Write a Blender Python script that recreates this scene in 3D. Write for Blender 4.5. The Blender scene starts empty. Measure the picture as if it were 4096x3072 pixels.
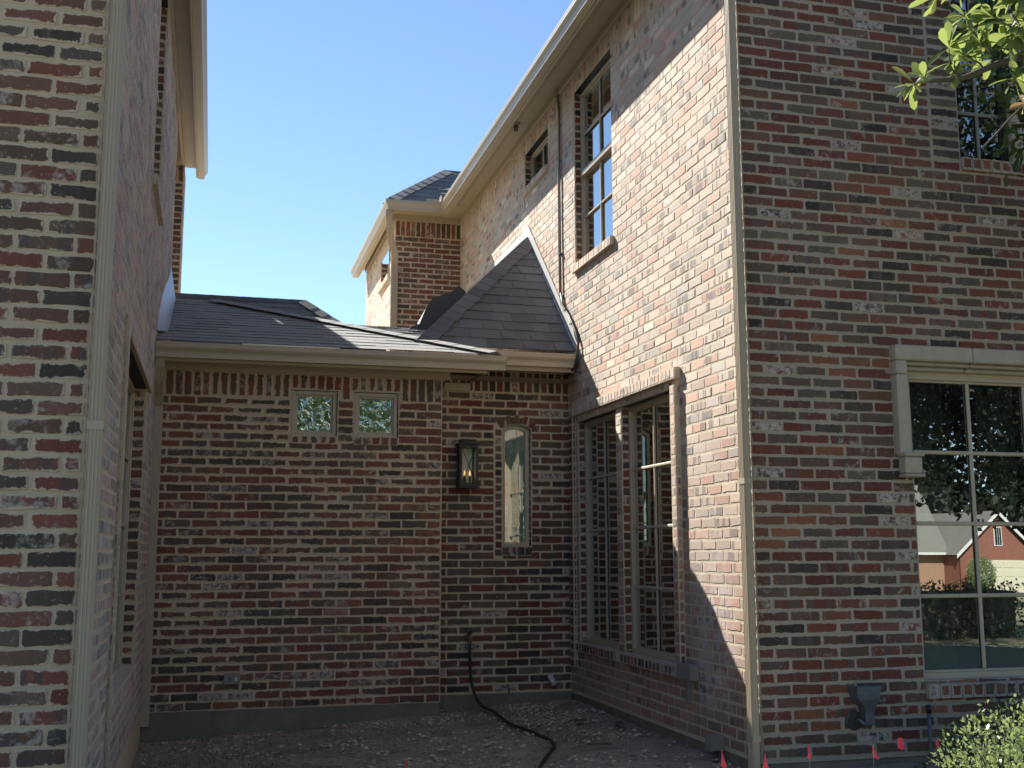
import bpy, math, random
from mathutils import Matrix, Vector, noise
random.seed(7)
PI = math.pi
SC = bpy.context.scene
COL = SC.collection

# ------------------------------------------------------------------ camera
CAMZ = 1.137
FPX, YAW, PITCH, ROLL = 4484.5, .26014, .1498, -.00179
cy, sy, cp, sp = math.cos(YAW), math.sin(YAW), math.cos(PITCH), math.sin(PITCH)
fw = Vector((sy * cp, cy * cp, sp)); rt = Vector((cy, -sy, 0)); up = rt.cross(fw)
r2 = rt * math.cos(ROLL) + up * math.sin(ROLL); u2 = up * math.cos(ROLL) - rt * math.sin(ROLL)
cam_d = bpy.data.cameras.new('camera'); cam = bpy.data.objects.new('camera', cam_d); COL.objects.link(cam)
cam.matrix_world = Matrix(((r2.x, u2.x, -fw.x, 0), (r2.y, u2.y, -fw.y, 0), (r2.z, u2.z, -fw.z, CAMZ), (0, 0, 0, 1)))
cam_d.sensor_width = 36; cam_d.lens = FPX / 4096 * 36; cam_d.clip_end = 600; cam_d.clip_start = .05
SC.camera = cam

# ------------------------------------------------------------------ light
SUN_TRAVEL = Vector((1, -2.39, -2.15)).normalized()
SUN_EL = math.asin(-SUN_TRAVEL.z)
SUN_AZ = math.atan2(-SUN_TRAVEL.x, -SUN_TRAVEL.y)      # from +Y towards +X
w = bpy.data.worlds.new('World'); SC.world = w; w.use_nodes = True
nt = w.node_tree; nt.nodes.clear()
sky = nt.nodes.new('ShaderNodeTexSky'); sky.sky_type = 'NISHITA'; sky.sun_disc = False
sky.sun_elevation = SUN_EL; sky.sun_rotation = SUN_AZ; sky.altitude = 0
sky.air_density = .78; sky.dust_density = 0; sky.ozone_density = 2.2
bg = nt.nodes.new('ShaderNodeBackground'); bg.inputs['Strength'].default_value = .092
out = nt.nodes.new('ShaderNodeOutputWorld')
nt.links.new(sky.outputs[0], bg.inputs[0]); nt.links.new(bg.outputs[0], out.inputs[0])
sl = bpy.data.lights.new('sun', 'SUN'); sl.energy = 5.0; sl.angle = math.radians(.5); sl.color = (1, .95, .87)
so = bpy.data.objects.new('sun', sl); COL.objects.link(so)
so.rotation_euler = SUN_TRAVEL.to_track_quat('-Z', 'Y').to_euler(); so.location = (-6, 14, 12)
SC.view_settings.view_transform = 'Standard'; SC.view_settings.look = 'None'
SC.view_settings.exposure = 1.22; SC.view_settings.gamma = 1
SC.cycles.max_bounces = 8; SC.cycles.diffuse_bounces = 5; SC.cycles.glossy_bounces = 4
SC.cycles.transparent_max_bounces = 12; SC.cycles.use_denoising = True
SC.cycles.sample_clamp_indirect = 8; SC.cycles.caustics_reflective = False; SC.cycles.caustics_refractive = False

# ------------------------------------------------------------------ node helpers
def mat(name):
    m = bpy.data.materials.new(name); m.use_nodes = True
    t = m.node_tree; t.nodes.clear()
    o = t.nodes.new('ShaderNodeOutputMaterial')
    p = t.nodes.new('ShaderNodeBsdfPrincipled'); t.links.new(p.outputs[0], o.inputs[0])
    return m, t, p, o
def N(t, typ, **kw):
    n = t.nodes.new(typ)
    for k, v in kw.items(): setattr(n, k, v)
    return n
def setin(t, sock, v):
    if isinstance(v, bpy.types.NodeSocket): t.links.new(v, sock)
    elif v is not None: sock.default_value = v
def mth(t, op, a, b=None, c=None, clamp=False):
    n = N(t, 'ShaderNodeMath', operation=op); n.use_clamp = clamp
    setin(t, n.inputs[0], a); setin(t, n.inputs[1], b)
    if c is not None: setin(t, n.inputs[2], c)
    return n.outputs[0]
def mix(t, f, a, b, blend='MIX'):
    n = N(t, 'ShaderNodeMixRGB', blend_type=blend)
    setin(t, n.inputs[0], f)
    setin(t, n.inputs[1], a if isinstance(a, bpy.types.NodeSocket) else (*a, 1) if len(a) == 3 else a)
    setin(t, n.inputs[2], b if isinstance(b, bpy.types.NodeSocket) else (*b, 1) if len(b) == 3 else b)
    return n.outputs[0]
def noi(t, vec, scale, detail=4, rough=.6, dist=0, color=False):
    n = N(t, 'ShaderNodeTexNoise'); n.inputs['Scale'].default_value = scale; n.inputs['Detail'].default_value = detail
    n.inputs['Roughness'].default_value = rough; n.inputs['Distortion'].default_value = dist
    if vec is not None: t.links.new(vec, n.inputs['Vector'])
    return n.outputs[1 if color else 0]
def rng(t, v, a, b, c=0, d=1, smooth=True):
    n = N(t, 'ShaderNodeMapRange'); n.interpolation_type = 'SMOOTHSTEP' if smooth else 'LINEAR'
    setin(t, n.inputs[0], v)
    for i, x in enumerate((a, b, c, d)): setin(t, n.inputs[i + 1], x)
    return n.outputs[0]
def pos(t): return N(t, 'ShaderNodeNewGeometry').outputs['Position']
def bump(t, p, h, strength=.3, dist=.01):
    b = N(t, 'ShaderNodeBump'); b.inputs['Strength'].default_value = strength; b.inputs['Distance'].default_value = dist
    t.links.new(h, b.inputs['Height']); t.links.new(b.outputs[0], p.inputs['Normal'])
def ramp(t, v, stops, interp='LINEAR'):
    n = N(t, 'ShaderNodeValToRGB'); cr = n.color_ramp; cr.interpolation = interp
    while len(cr.elements) < len(stops): cr.elements.new(0.5)
    for e, (q, c) in zip(cr.elements, stops): e.position = q; e.color = (*c, 1)
    t.links.new(v, n.inputs[0]); return n.outputs[0]
def simple(name, col, rough=.6, metal=0, var=.15, scale=30, bmp=0, spec=None):
    m, t, p, o = mat(name)
    if var:
        c = mix(t, noi(t, pos(t), scale), tuple(x * (1 - var) for x in col), tuple(min(1, x * (1 + var)) for x in col))
        t.links.new(c, p.inputs['Base Color'])
    else: p.inputs['Base Color'].default_value = (*col, 1)
    p.inputs['Roughness'].default_value = rough; p.inputs['Metallic'].default_value = metal
    if spec is not None: p.inputs['Specular IOR Level'].default_value = spec
    if bmp: bump(t, p, noi(t, pos(t), scale * 3), bmp, .004)
    return m

MORTAR_TAN, MORTAR_GREY = (.68, .56, .40), (.50, .43, .34)
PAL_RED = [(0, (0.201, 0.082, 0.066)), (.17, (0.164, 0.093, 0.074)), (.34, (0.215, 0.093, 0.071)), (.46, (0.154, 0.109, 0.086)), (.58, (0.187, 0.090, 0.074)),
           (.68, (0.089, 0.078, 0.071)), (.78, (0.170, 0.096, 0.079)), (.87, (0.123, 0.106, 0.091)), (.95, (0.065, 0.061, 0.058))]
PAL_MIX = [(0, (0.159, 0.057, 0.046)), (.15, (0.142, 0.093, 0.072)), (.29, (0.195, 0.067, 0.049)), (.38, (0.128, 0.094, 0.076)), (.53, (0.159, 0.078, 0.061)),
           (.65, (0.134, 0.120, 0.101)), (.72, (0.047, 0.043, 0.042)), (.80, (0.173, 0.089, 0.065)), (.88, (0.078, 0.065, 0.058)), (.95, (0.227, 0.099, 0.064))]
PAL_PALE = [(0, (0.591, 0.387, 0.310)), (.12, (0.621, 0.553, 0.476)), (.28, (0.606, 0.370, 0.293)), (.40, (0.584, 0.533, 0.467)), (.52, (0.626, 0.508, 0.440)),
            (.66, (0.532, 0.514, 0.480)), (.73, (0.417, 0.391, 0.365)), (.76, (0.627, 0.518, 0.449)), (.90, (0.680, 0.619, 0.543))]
def brick_mat(name, pal, wash=.5, mortar=MORTAR_TAN, smear=.009, extra=None):
    m, t, p, o = mat(name)
    at = N(t, 'ShaderNodeAttribute', attribute_name='bd'); sep = N(t, 'ShaderNodeSeparateXYZ'); t.links.new(at.outputs['Vector'], sep.inputs[0])
    oi = N(t, 'ShaderNodeObjectInfo')
    r = mth(t, 'FRACT', mth(t, 'ADD', sep.outputs[2], oi.outputs['Random']))
    r2_ = mth(t, 'FRACT', mth(t, 'MULTIPLY', r, 17.31)); r3 = mth(t, 'FRACT', mth(t, 'MULTIPLY', r, 53.7)); r4 = mth(t, 'FRACT', mth(t, 'MULTIPLY', r, 111.3))
    P = pos(t)
    base = ramp(t, r, pal, 'CONSTANT')
    base = mix(t, 1.0, base, ramp(t, r2_, [(0, (.86, .78, .68)), (1, (1.28, 1.18, 1.04))]), 'MULTIPLY')
    uv = N(t, 'ShaderNodeUVMap').outputs[0]; su = N(t, 'ShaderNodeSeparateXYZ'); t.links.new(uv, su.inputs[0])
    base = mix(t, 1.0, base, ramp(t, noi(t, P, .9, 3, .6), [(.32, (.80, .80, .80)), (.68, (1.22, 1.18, 1.14))]), 'MULTIPLY')
    # kiln flashing: part of some bricks is darker or greyer
    cu = N(t, 'ShaderNodeCombineXYZ'); setin(t, cu.inputs[0], su.outputs[0]); setin(t, cu.inputs[1], mth(t, 'MULTIPLY', r, 90))
    band = rng(t, noi(t, cu.outputs[0], 14, 1, .4), .5, .56)
    band = mth(t, 'MULTIPLY', band, rng(t, r3, .62, .66))
    base = mix(t, mth(t, 'MULTIPLY', band, .75), base, (.11, .09, .08))
    base = mix(t, rng(t, noi(t, P, 45, 5, .7), .35, .75, 0, .55), base, mix(t, .4, base, (.10, .075, .06)))
    base = mix(t, rng(t, noi(t, P, 190, 3, .7), .62, .75, 0, .5), base, (.30, .22, .17))
    # lime wash and slurry left on used bricks
    wn = noi(t, P, 15, 7, .72, .5)
    thr = mth(t, 'SUBTRACT', .68, mth(t, 'MULTIPLY', mth(t, 'POWER', r4, 1.6), .27 * wash))
    wm = rng(t, wn, thr, mth(t, 'ADD', thr, .15))
    scr = rng(t, noi(t, P, 62, 5, .72, .8), .60, .66, 0, .6)
    wm = mth(t, 'MAXIMUM', mth(t, 'MULTIPLY', wm, .66 * min(1, wash + .35)), mth(t, 'MULTIPLY', scr, wash))
    few = mth(t, 'MULTIPLY', rng(t, mth(t, 'FRACT', mth(t, 'MULTIPLY', r, 231.7)), .966, .97), rng(t, noi(t, P, 34, 6, .75), .40, .56))
    wm = mth(t, 'MAXIMUM', wm, mth(t, 'MULTIPLY', few, .85))
    base = mix(t, wm, base, (.56, .50, .44))
    # mortar smeared over the edges
    dx = mth(t, 'SUBTRACT', sep.outputs[0], mth(t, 'ABSOLUTE', su.outputs[0])); dy = mth(t, 'SUBTRACT', sep.outputs[1], mth(t, 'ABSOLUTE', su.outputs[1]))
    d = mth(t, 'MINIMUM', dx, dy)
    e = mth(t, 'ADD', d, mth(t, 'MULTIPLY', mth(t, 'SUBTRACT', .5, mth(t, 'ADD', noi(t, P, 38, 5, .7), mth(t, 'MULTIPLY', mth(t, 'SUBTRACT', noi(t, P, 2.2, 4, .65), .5), 1.5))), smear * 3.2))
    em = rng(t, e, smear * .1, smear * .45, 1, 0)
    base = mix(t, mth(t, 'MULTIPLY', em, .95), base, mix(t, noi(t, P, 25), tuple(x * .8 for x in mortar), mortar))
    if extra: base = extra(t, P, base)
    t.links.new(base, p.inputs['Base Color'])
    p.inputs['Roughness'].default_value = .86; p.inputs['Specular IOR Level'].default_value = .35; p.inputs['Sheen Weight'].default_value = .22 if 'washed' in name else .02; p.inputs['Sheen Roughness'].default_value = .6
    bump(t, p, mth(t, 'ADD', noi(t, P, 60, 6, .7), mth(t, 'MULTIPLY', noi(t, P, 260, 3, .6), .35)), .55, .006)
    return m
def mortar_mat(name, col):
    m, t, p, o = mat(name); P = pos(t)
    c = mix(t, noi(t, P, 7, 5, .6), tuple(x * .74 for x in col), tuple(x * 1.1 for x in col))
    c = mix(t, rng(t, noi(t, P, 55, 4, .7), .55, .8, 0, .5), c, tuple(x * .55 for x in col))
    t.links.new(c, p.inputs['Base Color']); p.inputs['Roughness'].default_value = .95; p.inputs['Specular IOR Level'].default_value = .2
    bump(t, p, mth(t, 'ADD', noi(t, P, 45, 5, .7), mth(t, 'MULTIPLY', noi(t, P, 300, 2), .3)), .8, .01)
    return m
def rust(t, P, base):      # orange lichen stain beside the flashing
    s = N(t, 'ShaderNodeSeparateXYZ'); t.links.new(P, s.inputs[0])
    a = mth(t, 'ABSOLUTE', mth(t, 'SUBTRACT', s.outputs[1], mth(t, 'ADD', 10.12, mth(t, 'MULTIPLY', mth(t, 'SUBTRACT', s.outputs[2], 4.0), .75))))
    f = mth(t, 'MULTIPLY', rng(t, mth(t, 'ADD', a, mth(t, 'MULTIPLY', noi(t, P, 9, 4), .3)), .16, .42, 1, 0),
            mth(t, 'MULTIPLY', rng(t, s.outputs[2], 3.55, 3.85), rng(t, s.outputs[2], 4.3, 4.6, 1, 0)))
    f = mth(t, 'MULTIPLY', f, rng(t, noi(t, P, 22, 5), .38, .6))
    f = mth(t, 'MULTIPLY', f, rng(t, s.outputs[0], 2.85, 2.9))
    return mix(t, mth(t, 'MULTIPLY', f, .8), base, (.42, .20, .045))
def efflo_low_tone(t, P, base):     # white bloom low near the outside corner; bricks darker towards the bottom
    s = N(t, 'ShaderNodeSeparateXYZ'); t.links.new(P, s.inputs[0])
    f = mth(t, 'MULTIPLY', rng(t, mth(t, 'ABSOLUTE', mth(t, 'SUBTRACT', s.outputs[1], 6.45)), .1, .42, 1, 0), rng(t, s.outputs[2], 1.3, .8))
    f = mth(t, 'MULTIPLY', f, rng(t, s.outputs[2], .1, .3))
    f = mth(t, 'MULTIPLY', f, rng(t, noi(t, P, 14, 6, .7, 1), .40, .58))
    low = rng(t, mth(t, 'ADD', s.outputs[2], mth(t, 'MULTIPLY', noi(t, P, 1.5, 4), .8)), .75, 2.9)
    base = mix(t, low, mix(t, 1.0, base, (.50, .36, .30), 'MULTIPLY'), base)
    return mix(t, mth(t, 'MULTIPLY', f, .8), rust(t, P, base), (.50, .47, .45))
M = {}
M['brick_red'] = brick_mat('brick_tumbled_red', PAL_RED, .85, smear=.012)
M['brick_mix'] = brick_mat('brick_mixed', PAL_MIX, .65, MORTAR_GREY, .008)
M['brick_pale'] = brick_mat('brick_washed', PAL_PALE, .85, MORTAR_TAN, .012, efflo_low_tone)
M['brick_left'] = brick_mat('brick_washed_left_skylit', [(a, (b[0] * 1.3 + .15, b[1] * 1.3 + .165, b[2] * 1.3 + .18)) for a, b in PAL_RED], 1.0, MORTAR_TAN, .009)  # red palette lifted pale and bluish: grazing skylight put into the colour
M['mortar'] = mortar_mat('mortar_tan', MORTAR_TAN)
M['mortar_grey'] = mortar_mat('mortar_grey', MORTAR_GREY)
M['mortar_pale'] = mortar_mat('mortar_pale', (.66, .57, .44))
M['trim'] = simple('painted_trim', (.47, .39, .275), .45, var=.06, scale=8, bmp=.04)
M['metal_paint'] = simple('painted_gutter_metal', (.47, .395, .285), .38, var=.05, scale=5)
M['frame'] = simple('window_frame_paint', (.50, .43, .32), .4, var=.04, scale=12)
M['frame_white'] = simple('sash_white', (.55, .53, .48), .4, var=.04)
M['screen'] = simple('blind', (.34, .33, .29), .9, var=.1)
M['stone'] = simple('cast_stone', (.46, .41, .32), .85, var=.2, scale=14, bmp=.3)
M['concrete'] = simple('slab_concrete', (.20, .18, .14), .92, var=.45, scale=6, bmp=.7)
M['lead'] = simple('galvanised_flashing', (.33, .37, .42), .42, metal=.55, var=.2, scale=18, bmp=.1)
M['flash_white'] = simple('painted_flashing', (.60, .60, .58), .5, var=.12, scale=20)
M['zinc'] = simple('weathered_zinc', (.135, .15, .165), .55, metal=.35, var=.35, scale=22, bmp=.2)
M['black_metal'] = simple('black_metal', (.012, .012, .014), .38, var=.1)
M['dark_rubber'] = simple('hose_rubber', (.018, .030, .030), .5, var=.2)
M['cable'] = simple('cable_black', (.05, .048, .045), .5, var=.1)
M['pvc'] = simple('white_pvc', (.62, .60, .55), .4, var=.05)
M['box_grey'] = simple('outlet_grey', (.24, .235, .215), .5, var=.1)
M['brass'] = simple('old_brass', (.20, .17, .12), .45, metal=.6, var=.25, scale=60)
M['flag'] = simple('flag_pink', (.95, .075, .115), .55, var=.05)
M['wire'] = simple('wire', (.2, .2, .2), .4, metal=.8)
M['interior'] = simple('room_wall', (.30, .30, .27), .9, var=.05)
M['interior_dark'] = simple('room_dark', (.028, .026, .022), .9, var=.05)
M['arch_backing'] = simple('arch_reflection_green', (.50, .60, .50), .9, var=.05)  # pale green imitates what the arched pane reflects
M['curtain'] = simple('curtain', (.42, .44, .36), .9, var=.06)
M['paper'] = simple('paper', (.72, .72, .66), .8, var=.03)
M['ink'] = simple('ink', (.03, .03, .03), .8, var=0)
M['tape'] = simple('tape_blue', (.05, .13, .15), .6, var=.05)
M['siding'] = simple('siding', (.60, .58, .52), .6, var=.04)
M['garage'] = simple('garage_door_paint', (.66, .62, .47), .5, var=.03)
M['white'] = simple('white_paint', (.72, .71, .67), .5, var=.03)
M['asphalt'] = simple('asphalt', (.06, .06, .06), .9, var=.2, scale=4)
M['path'] = simple('driveway_concrete', (.52, .48, .41), .9, var=.12, scale=2)
M['twig'] = simple('twig_bark', (.10, .085, .07), .85, var=.3, scale=60)
M['debris'] = simple('wood_debris', (.13, .10, .075), .9, var=.4, scale=25, bmp=.3)
M['rock'] = simple('limestone_chips', (.58, .50, .38), .9, var=.4, scale=12, bmp=.4)
m, t, p, o = mat('glow_bulb'); p.inputs['Base Color'].default_value = (1, .8, .5, 1); p.inputs['Emission Color'].default_value = (1, .62, .25, 1); p.inputs['Emission Strength'].default_value = .5; M['glow'] = m

def glass(name, tint=(.55, .62, .58), refl=.16, wav=0, wscale=6, rough=0.0):
    m = bpy.data.materials.new(name); m.use_nodes = True; t = m.node_tree; t.nodes.clear()
    o = t.nodes.new('ShaderNodeOutputMaterial'); tr = N(t, 'ShaderNodeBsdfTransparent'); tr.inputs[0].default_value = (*tint, 1)
    g = N(t, 'ShaderNodeBsdfGlossy'); g.inputs['Roughness'].default_value = rough; g.inputs[0].default_value = (.92, .97, .95, 1)
    fr = N(t, 'ShaderNodeLayerWeight'); fr.inputs[0].default_value = .35
    f = mth(t, 'ADD', mth(t, 'MULTIPLY', fr.outputs['Fresnel'], .65), refl, clamp=True)
    mx = N(t, 'ShaderNodeMixShader'); setin(t, mx.inputs[0], f); t.links.new(tr.outputs[0], mx.inputs[1]); t.links.new(g.outputs[0], mx.inputs[2])
    b = N(t, 'ShaderNodeBump'); b.inputs['Strength'].default_value = 1; b.inputs['Distance'].default_value = wav
    if wav:
        t.links.new(noi(t, pos(t), wscale, 2 if wscale > 8 else 0, .5, 1 if wscale > 8 else 0), b.inputs['Height']); t.links.new(b.outputs[0], g.inputs['Normal'])
    t.links.new(mx.outputs[0], o.inputs[0]); return m
M['glass'] = glass('window_glass', wav=.0006, wscale=1.6)
M['glass_front'] = glass('window_glass_front', (.40, .45, .42), .36, wav=.0010, wscale=1.3)
M['glass_arch'] = glass('window_glass_arch', (.85, .9, .86), .2, wav=.0012, wscale=3)
M['glass_dim'] = glass('window_glass_dim', (.35, .4, .38), .0)
M['glass_wavy'] = glass('rain_glass', (.08, .10, .08), .50, wav=.0045, wscale=18)
M['glass_side'] = glass('window_glass_side', (.45, .52, .48), .46, wav=.0007, wscale=1.8)
M['glass_lamp'] = glass('lamp_glass', (.95, .95, .93), .10)

def shingle_mat(name, a, b, c):
    m, t, p, o = mat(name)
    at = N(t, 'ShaderNodeAttribute', attribute_name='bd'); sep = N(t, 'ShaderNodeSeparateXYZ'); t.links.new(at.outputs['Vector'], sep.inputs[0])
    oi = N(t, 'ShaderNodeObjectInfo'); r = mth(t, 'FRACT', mth(t, 'ADD', sep.outputs[2], oi.outputs['Random']))
    P = pos(t); base = ramp(t, r, [(0, a), (.3, b), (.6, c), (.86, tuple(x * .5 for x in a))], 'LINEAR')
    base = mix(t, rng(t, noi(t, P, 240, 3, .8), .35, .75), mix(t, .5, base, (.02, .02, .022)), mix(t, .35, base, (.32, .30, .27)))
    t.links.new(base, p.inputs['Base Color']); p.inputs['Roughness'].default_value = .9; p.inputs['Sheen Weight'].default_value = .35; p.inputs['Sheen Roughness'].default_value = .5
    bump(t, p, noi(t, P, 350, 3, .8), .6, .003); return m
M['shingle'] = shingle_mat('roof_shingle', (.125, .131, .144), (.080, .087, .102), (.175, .176, .178))
M['shingle_far'] = simple('shingle_far', (.20, .20, .17), .9, var=.2, scale=3)

def leaf_mat(name, c1, c2, trans, tc, gloss=.35):
    m, t, p, o = mat(name); g = N(t, 'ShaderNodeNewGeometry')
    c = mix(t, g.outputs['Random Per Island'], c1, c2)
    t.links.new(c, p.inputs['Base Color']); p.inputs['Roughness'].default_value = gloss
    tl = N(t, 'ShaderNodeBsdfTranslucent'); tl.inputs[0].default_value = (*tc, 1)
    mx = N(t, 'ShaderNodeMixShader'); mx.inputs[0].default_value = trans
    t.links.new(p.outputs[0], mx.inputs[1]); t.links.new(tl.outputs[0], mx.inputs[2]); t.links.new(mx.outputs[0], o.inputs[0]); return m
M['leaf_bright'] = leaf_mat('leaf_live_branch', (.075, .12, .035), (.13, .18, .055), .42, (.36, .44, .12), .25)
M['leaf_brown'] = leaf_mat('leaf_dry', (.35, .22, .10), (.28, .17, .07), .35, (.5, .3, .12), .5)
M['leaf_bush'] = leaf_mat('leaf_boxwood', (.14, .19, .09), (.34, .40, .22), .38, (.34, .44, .14), .22)
M['leaf_dark'] = leaf_mat('leaf_shaded_dark', (.008, .013, .005), (.016, .024, .008), .06, (.03, .05, .015), .6)  # shade of the crown put into the colour, darker than real leaves
M['leaf_hedge'] = leaf_mat('leaf_hedge', (.04, .07, .02), (.07, .12, .03), .2, (.12, .2, .04), .5)
M['blade'] = leaf_mat('grass_blade', (.14, .15, .07), (.30, .27, .16), .3, (.15, .2, .05), .6)

m, t, p, o = mat('bare_soil'); P = pos(t)
c = ramp(t, noi(t, P, 2.2, 8, .7, .6), [(.30, (.19, .16, .13)), (.42, (.36, .31, .25)), (.58, (.48, .42, .34)), (.75, (.60, .54, .44))])
c = mix(t, rng(t, noi(t, P, 45, 4, .75), .58, .68), c, (.42, .36, .28)); c = mix(t, rng(t, noi(t, P, 24, 4, .7), .6, .7), c, (.04, .033, .026))
s = N(t, 'ShaderNodeSeparateXYZ'); t.links.new(P, s.inputs[0])
edge = mth(t, 'MULTIPLY', rng(t, mth(t, 'ADD', s.outputs[1], mth(t, 'MULTIPLY', noi(t, P, 3, 4), .5)), 8.55, 9.1), rng(t, s.outputs[0], 2.2, 1.9))
c = mix(t, mth(t, 'MULTIPLY', edge, rng(t, noi(t, P, 30, 5, .7), .35, .6)), c, (.50, .43, .33))
t.links.new(c, p.inputs['Base Color']); p.inputs['Roughness'].default_value = .95
bump(t, p, mth(t, 'ADD', noi(t, P, 12, 8, .75), mth(t, 'MULTIPLY', noi(t, P, 80, 4, .7), .5)), 1, .03); M['soil'] = m
m, t, p, o = mat('lawn'); P = pos(t)
c = mix(t, noi(t, P, 1.5, 5), (.06, .085, .03), (.15, .14, .065)); c = mix(t, noi(t, P, 60, 3), c, mix(t, .5, c, (.04, .06, .02)))
t.links.new(c, p.inputs['Base Color']); p.inputs['Roughness'].default_value = .95; bump(t, p, noi(t, P, 60, 4), 1, .03); M['lawn'] = m
m, t, p, o = mat('dry_lawn'); P = pos(t); t.links.new(mix(t, noi(t, P, 3, 6, .7), (.20, .19, .10), (.36, .32, .20)), p.inputs['Base Color']); p.inputs['Roughness'].default_value = .95; M['lawn'] = m
m, t, p, o = mat('far_brick'); P = pos(t)
bt = N(t, 'ShaderNodeTexBrick'); bt.inputs['Color1'].default_value = (.27, .075, .05, 1); bt.inputs['Color2'].default_value = (.20, .055, .04, 1); bt.inputs['Mortar'].default_value = (.36, .26, .20, 1)
bt.inputs['Scale'].default_value = 1; bt.inputs['Brick Width'].default_value = .2; bt.inputs['Row Height'].default_value = .07; bt.inputs['Mortar Size'].default_value = .006
sx = N(t, 'ShaderNodeSeparateXYZ'); t.links.new(P, sx.inputs[0]); cx = N(t, 'ShaderNodeCombineXYZ'); t.links.new(mth(t, 'ADD', sx.outputs[0], sx.outputs[1]), cx.inputs[0]); t.links.new(sx.outputs[2], cx.inputs[1]); t.links.new(cx.outputs[0], bt.inputs[0])
t.links.new(bt.outputs[0], p.inputs['Base Color']); p.inputs['Roughness'].default_value = .9; M['far_brick'] = m

# ------------------------------------------------------------------ mesh helpers
class MB:
    def __init__(s): s.v = []; s.f = []; s.bd = []; s.uv = []; s.mi = []
    def add(s, vs, fs, bd=(1, 1, 0), uvs=None, mi=0):
        b = len(s.v); s.v += [tuple(q) for q in vs]; s.f += [tuple(i + b for i in f) for f in fs]
        s.bd += [bd] * len(vs); s.uv += (uvs if uvs else [(0, 0)] * len(vs)); s.mi += [mi] * len(fs)
    def box(s, x0, y0, z0, x1, y1, z1, M4=None, **k):
        x0, x1 = min(x0, x1), max(x0, x1); y0, y1 = min(y0, y1), max(y0, y1); z0, z1 = min(z0, z1), max(z0, z1)
        vs = [Vector(q) for q in ((x0, y0, z0), (x1, y0, z0), (x1, y1, z0), (x0, y1, z0), (x0, y0, z1), (x1, y0, z1), (x1, y1, z1), (x0, y1, z1))]
        if M4: vs = [M4 @ q for q in vs]
        s.add(vs, [(0, 3, 2, 1), (4, 5, 6, 7), (0, 1, 5, 4), (1, 2, 6, 5), (2, 3, 7, 6), (3, 0, 4, 7)], **k)
    def quad(s, *q, **k): s.add(q, [tuple(range(len(q)))], **k)
    def tube(s, pts, r, n=8, cap=True, **k):
        pts = [Vector(q) for q in pts]; rr = r if isinstance(r, (list, tuple)) else [r] * len(pts)
        vs = []; prev = None
        for i, q in enumerate(pts):
            d = (pts[min(i + 1, len(pts) - 1)] - pts[max(i - 1, 0)]).normalized()
            a = prev if prev is not None else (Vector((0, 0, 1)) if abs(d.z) < .9 else Vector((1, 0, 0)))
            a = (a - d * a.dot(d)).normalized(); prev = a; b = d.cross(a)
            vs += [q + (a * math.cos(2 * PI * j / n) + b * math.sin(2 * PI * j / n)) * rr[i] for j in range(n)]
        fs = [(i * n + j, i * n + (j + 1) % n, (i + 1) * n + (j + 1) % n, (i + 1) * n + j) for i in range(len(pts) - 1) for j in range(n)]
        if cap: fs += [tuple(reversed(range(n))), tuple((len(pts) - 1) * n + j for j in range(n))]
        s.add(vs, fs, **k)
    def sweep(s, prof, frames, closed=True, cap=True, **k):   # frames: list of (origin, a, b): profile (p,q) -> o+a*p+b*q
        n = len(prof); vs = [Vector(o) + Vector(a) * pq[0] + Vector(b) * pq[1] for o, a, b in frames for pq in prof]
        m_ = n if closed else n - 1
        fs = [(i * n + j, i * n + (j + 1) % n, (i + 1) * n + (j + 1) % n, (i + 1) * n + j) for i in range(len(frames) - 1) for j in range(m_)]
        if cap and closed: fs += [tuple(reversed(range(n))), tuple((len(frames) - 1) * n + j for j in range(n))]
        s.add(vs, fs, **k)
    def mesh(s, name, mats, smooth=False):
        me = bpy.data.meshes.new(name); me.from_pydata(s.v, [], s.f)
        mats = mats if isinstance(mats, list) else [mats]
        for q in mats: me.materials.append(q)
        if any(s.mi): me.polygons.foreach_set('material_index', s.mi)
        a = me.attributes.new('bd', 'FLOAT_VECTOR', 'POINT'); a.data.foreach_set('vector', [c for q in s.bd for c in q])
        u = me.uv_layers.new(name='UVMap'); vi = [0] * len(me.loops); me.loops.foreach_get('vertex_index', vi)
        u.data.foreach_set('uv', [c for i in vi for c in s.uv[i]])
        if smooth: me.polygons.foreach_set('use_smooth', [True] * len(me.polygons))
        me.update(); return me
def link(name, me, parent=None, kind=None, label=None, cat=None, group=None):
    o = bpy.data.objects.new(name, me); COL.objects.link(o)
    if parent: o.parent = parent
    if kind: o['kind'] = kind
    if label: o['label'] = label
    if cat: o['category'] = cat
    if group: o['group'] = group
    return o
def obj(name, mb, mats, parent=None, smooth=False, **k): return link(name, mb.mesh(name, mats, smooth), parent, **k)
def thing(name, label, cat, group=None, loc=(0, 0, 0)):
    o = link(name, None, None, label=label, cat=cat, group=group); o.empty_display_size = .1; o.location = loc
    return o
def bevel(o, wdt=.003, seg=1):
    md = o.modifiers.new('bevel', 'BEVEL'); md.width = wdt; md.segments = seg; md.limit_method = 'ANGLE'
def proj(P):
    v = Vector(P) - Vector((0, 0, CAMZ)); z = v.dot(fw)
    if z < .2: return None
    return 2048 + FPX * v.dot(r2) / z, 1536 - FPX * v.dot(u2) / z, z

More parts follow.
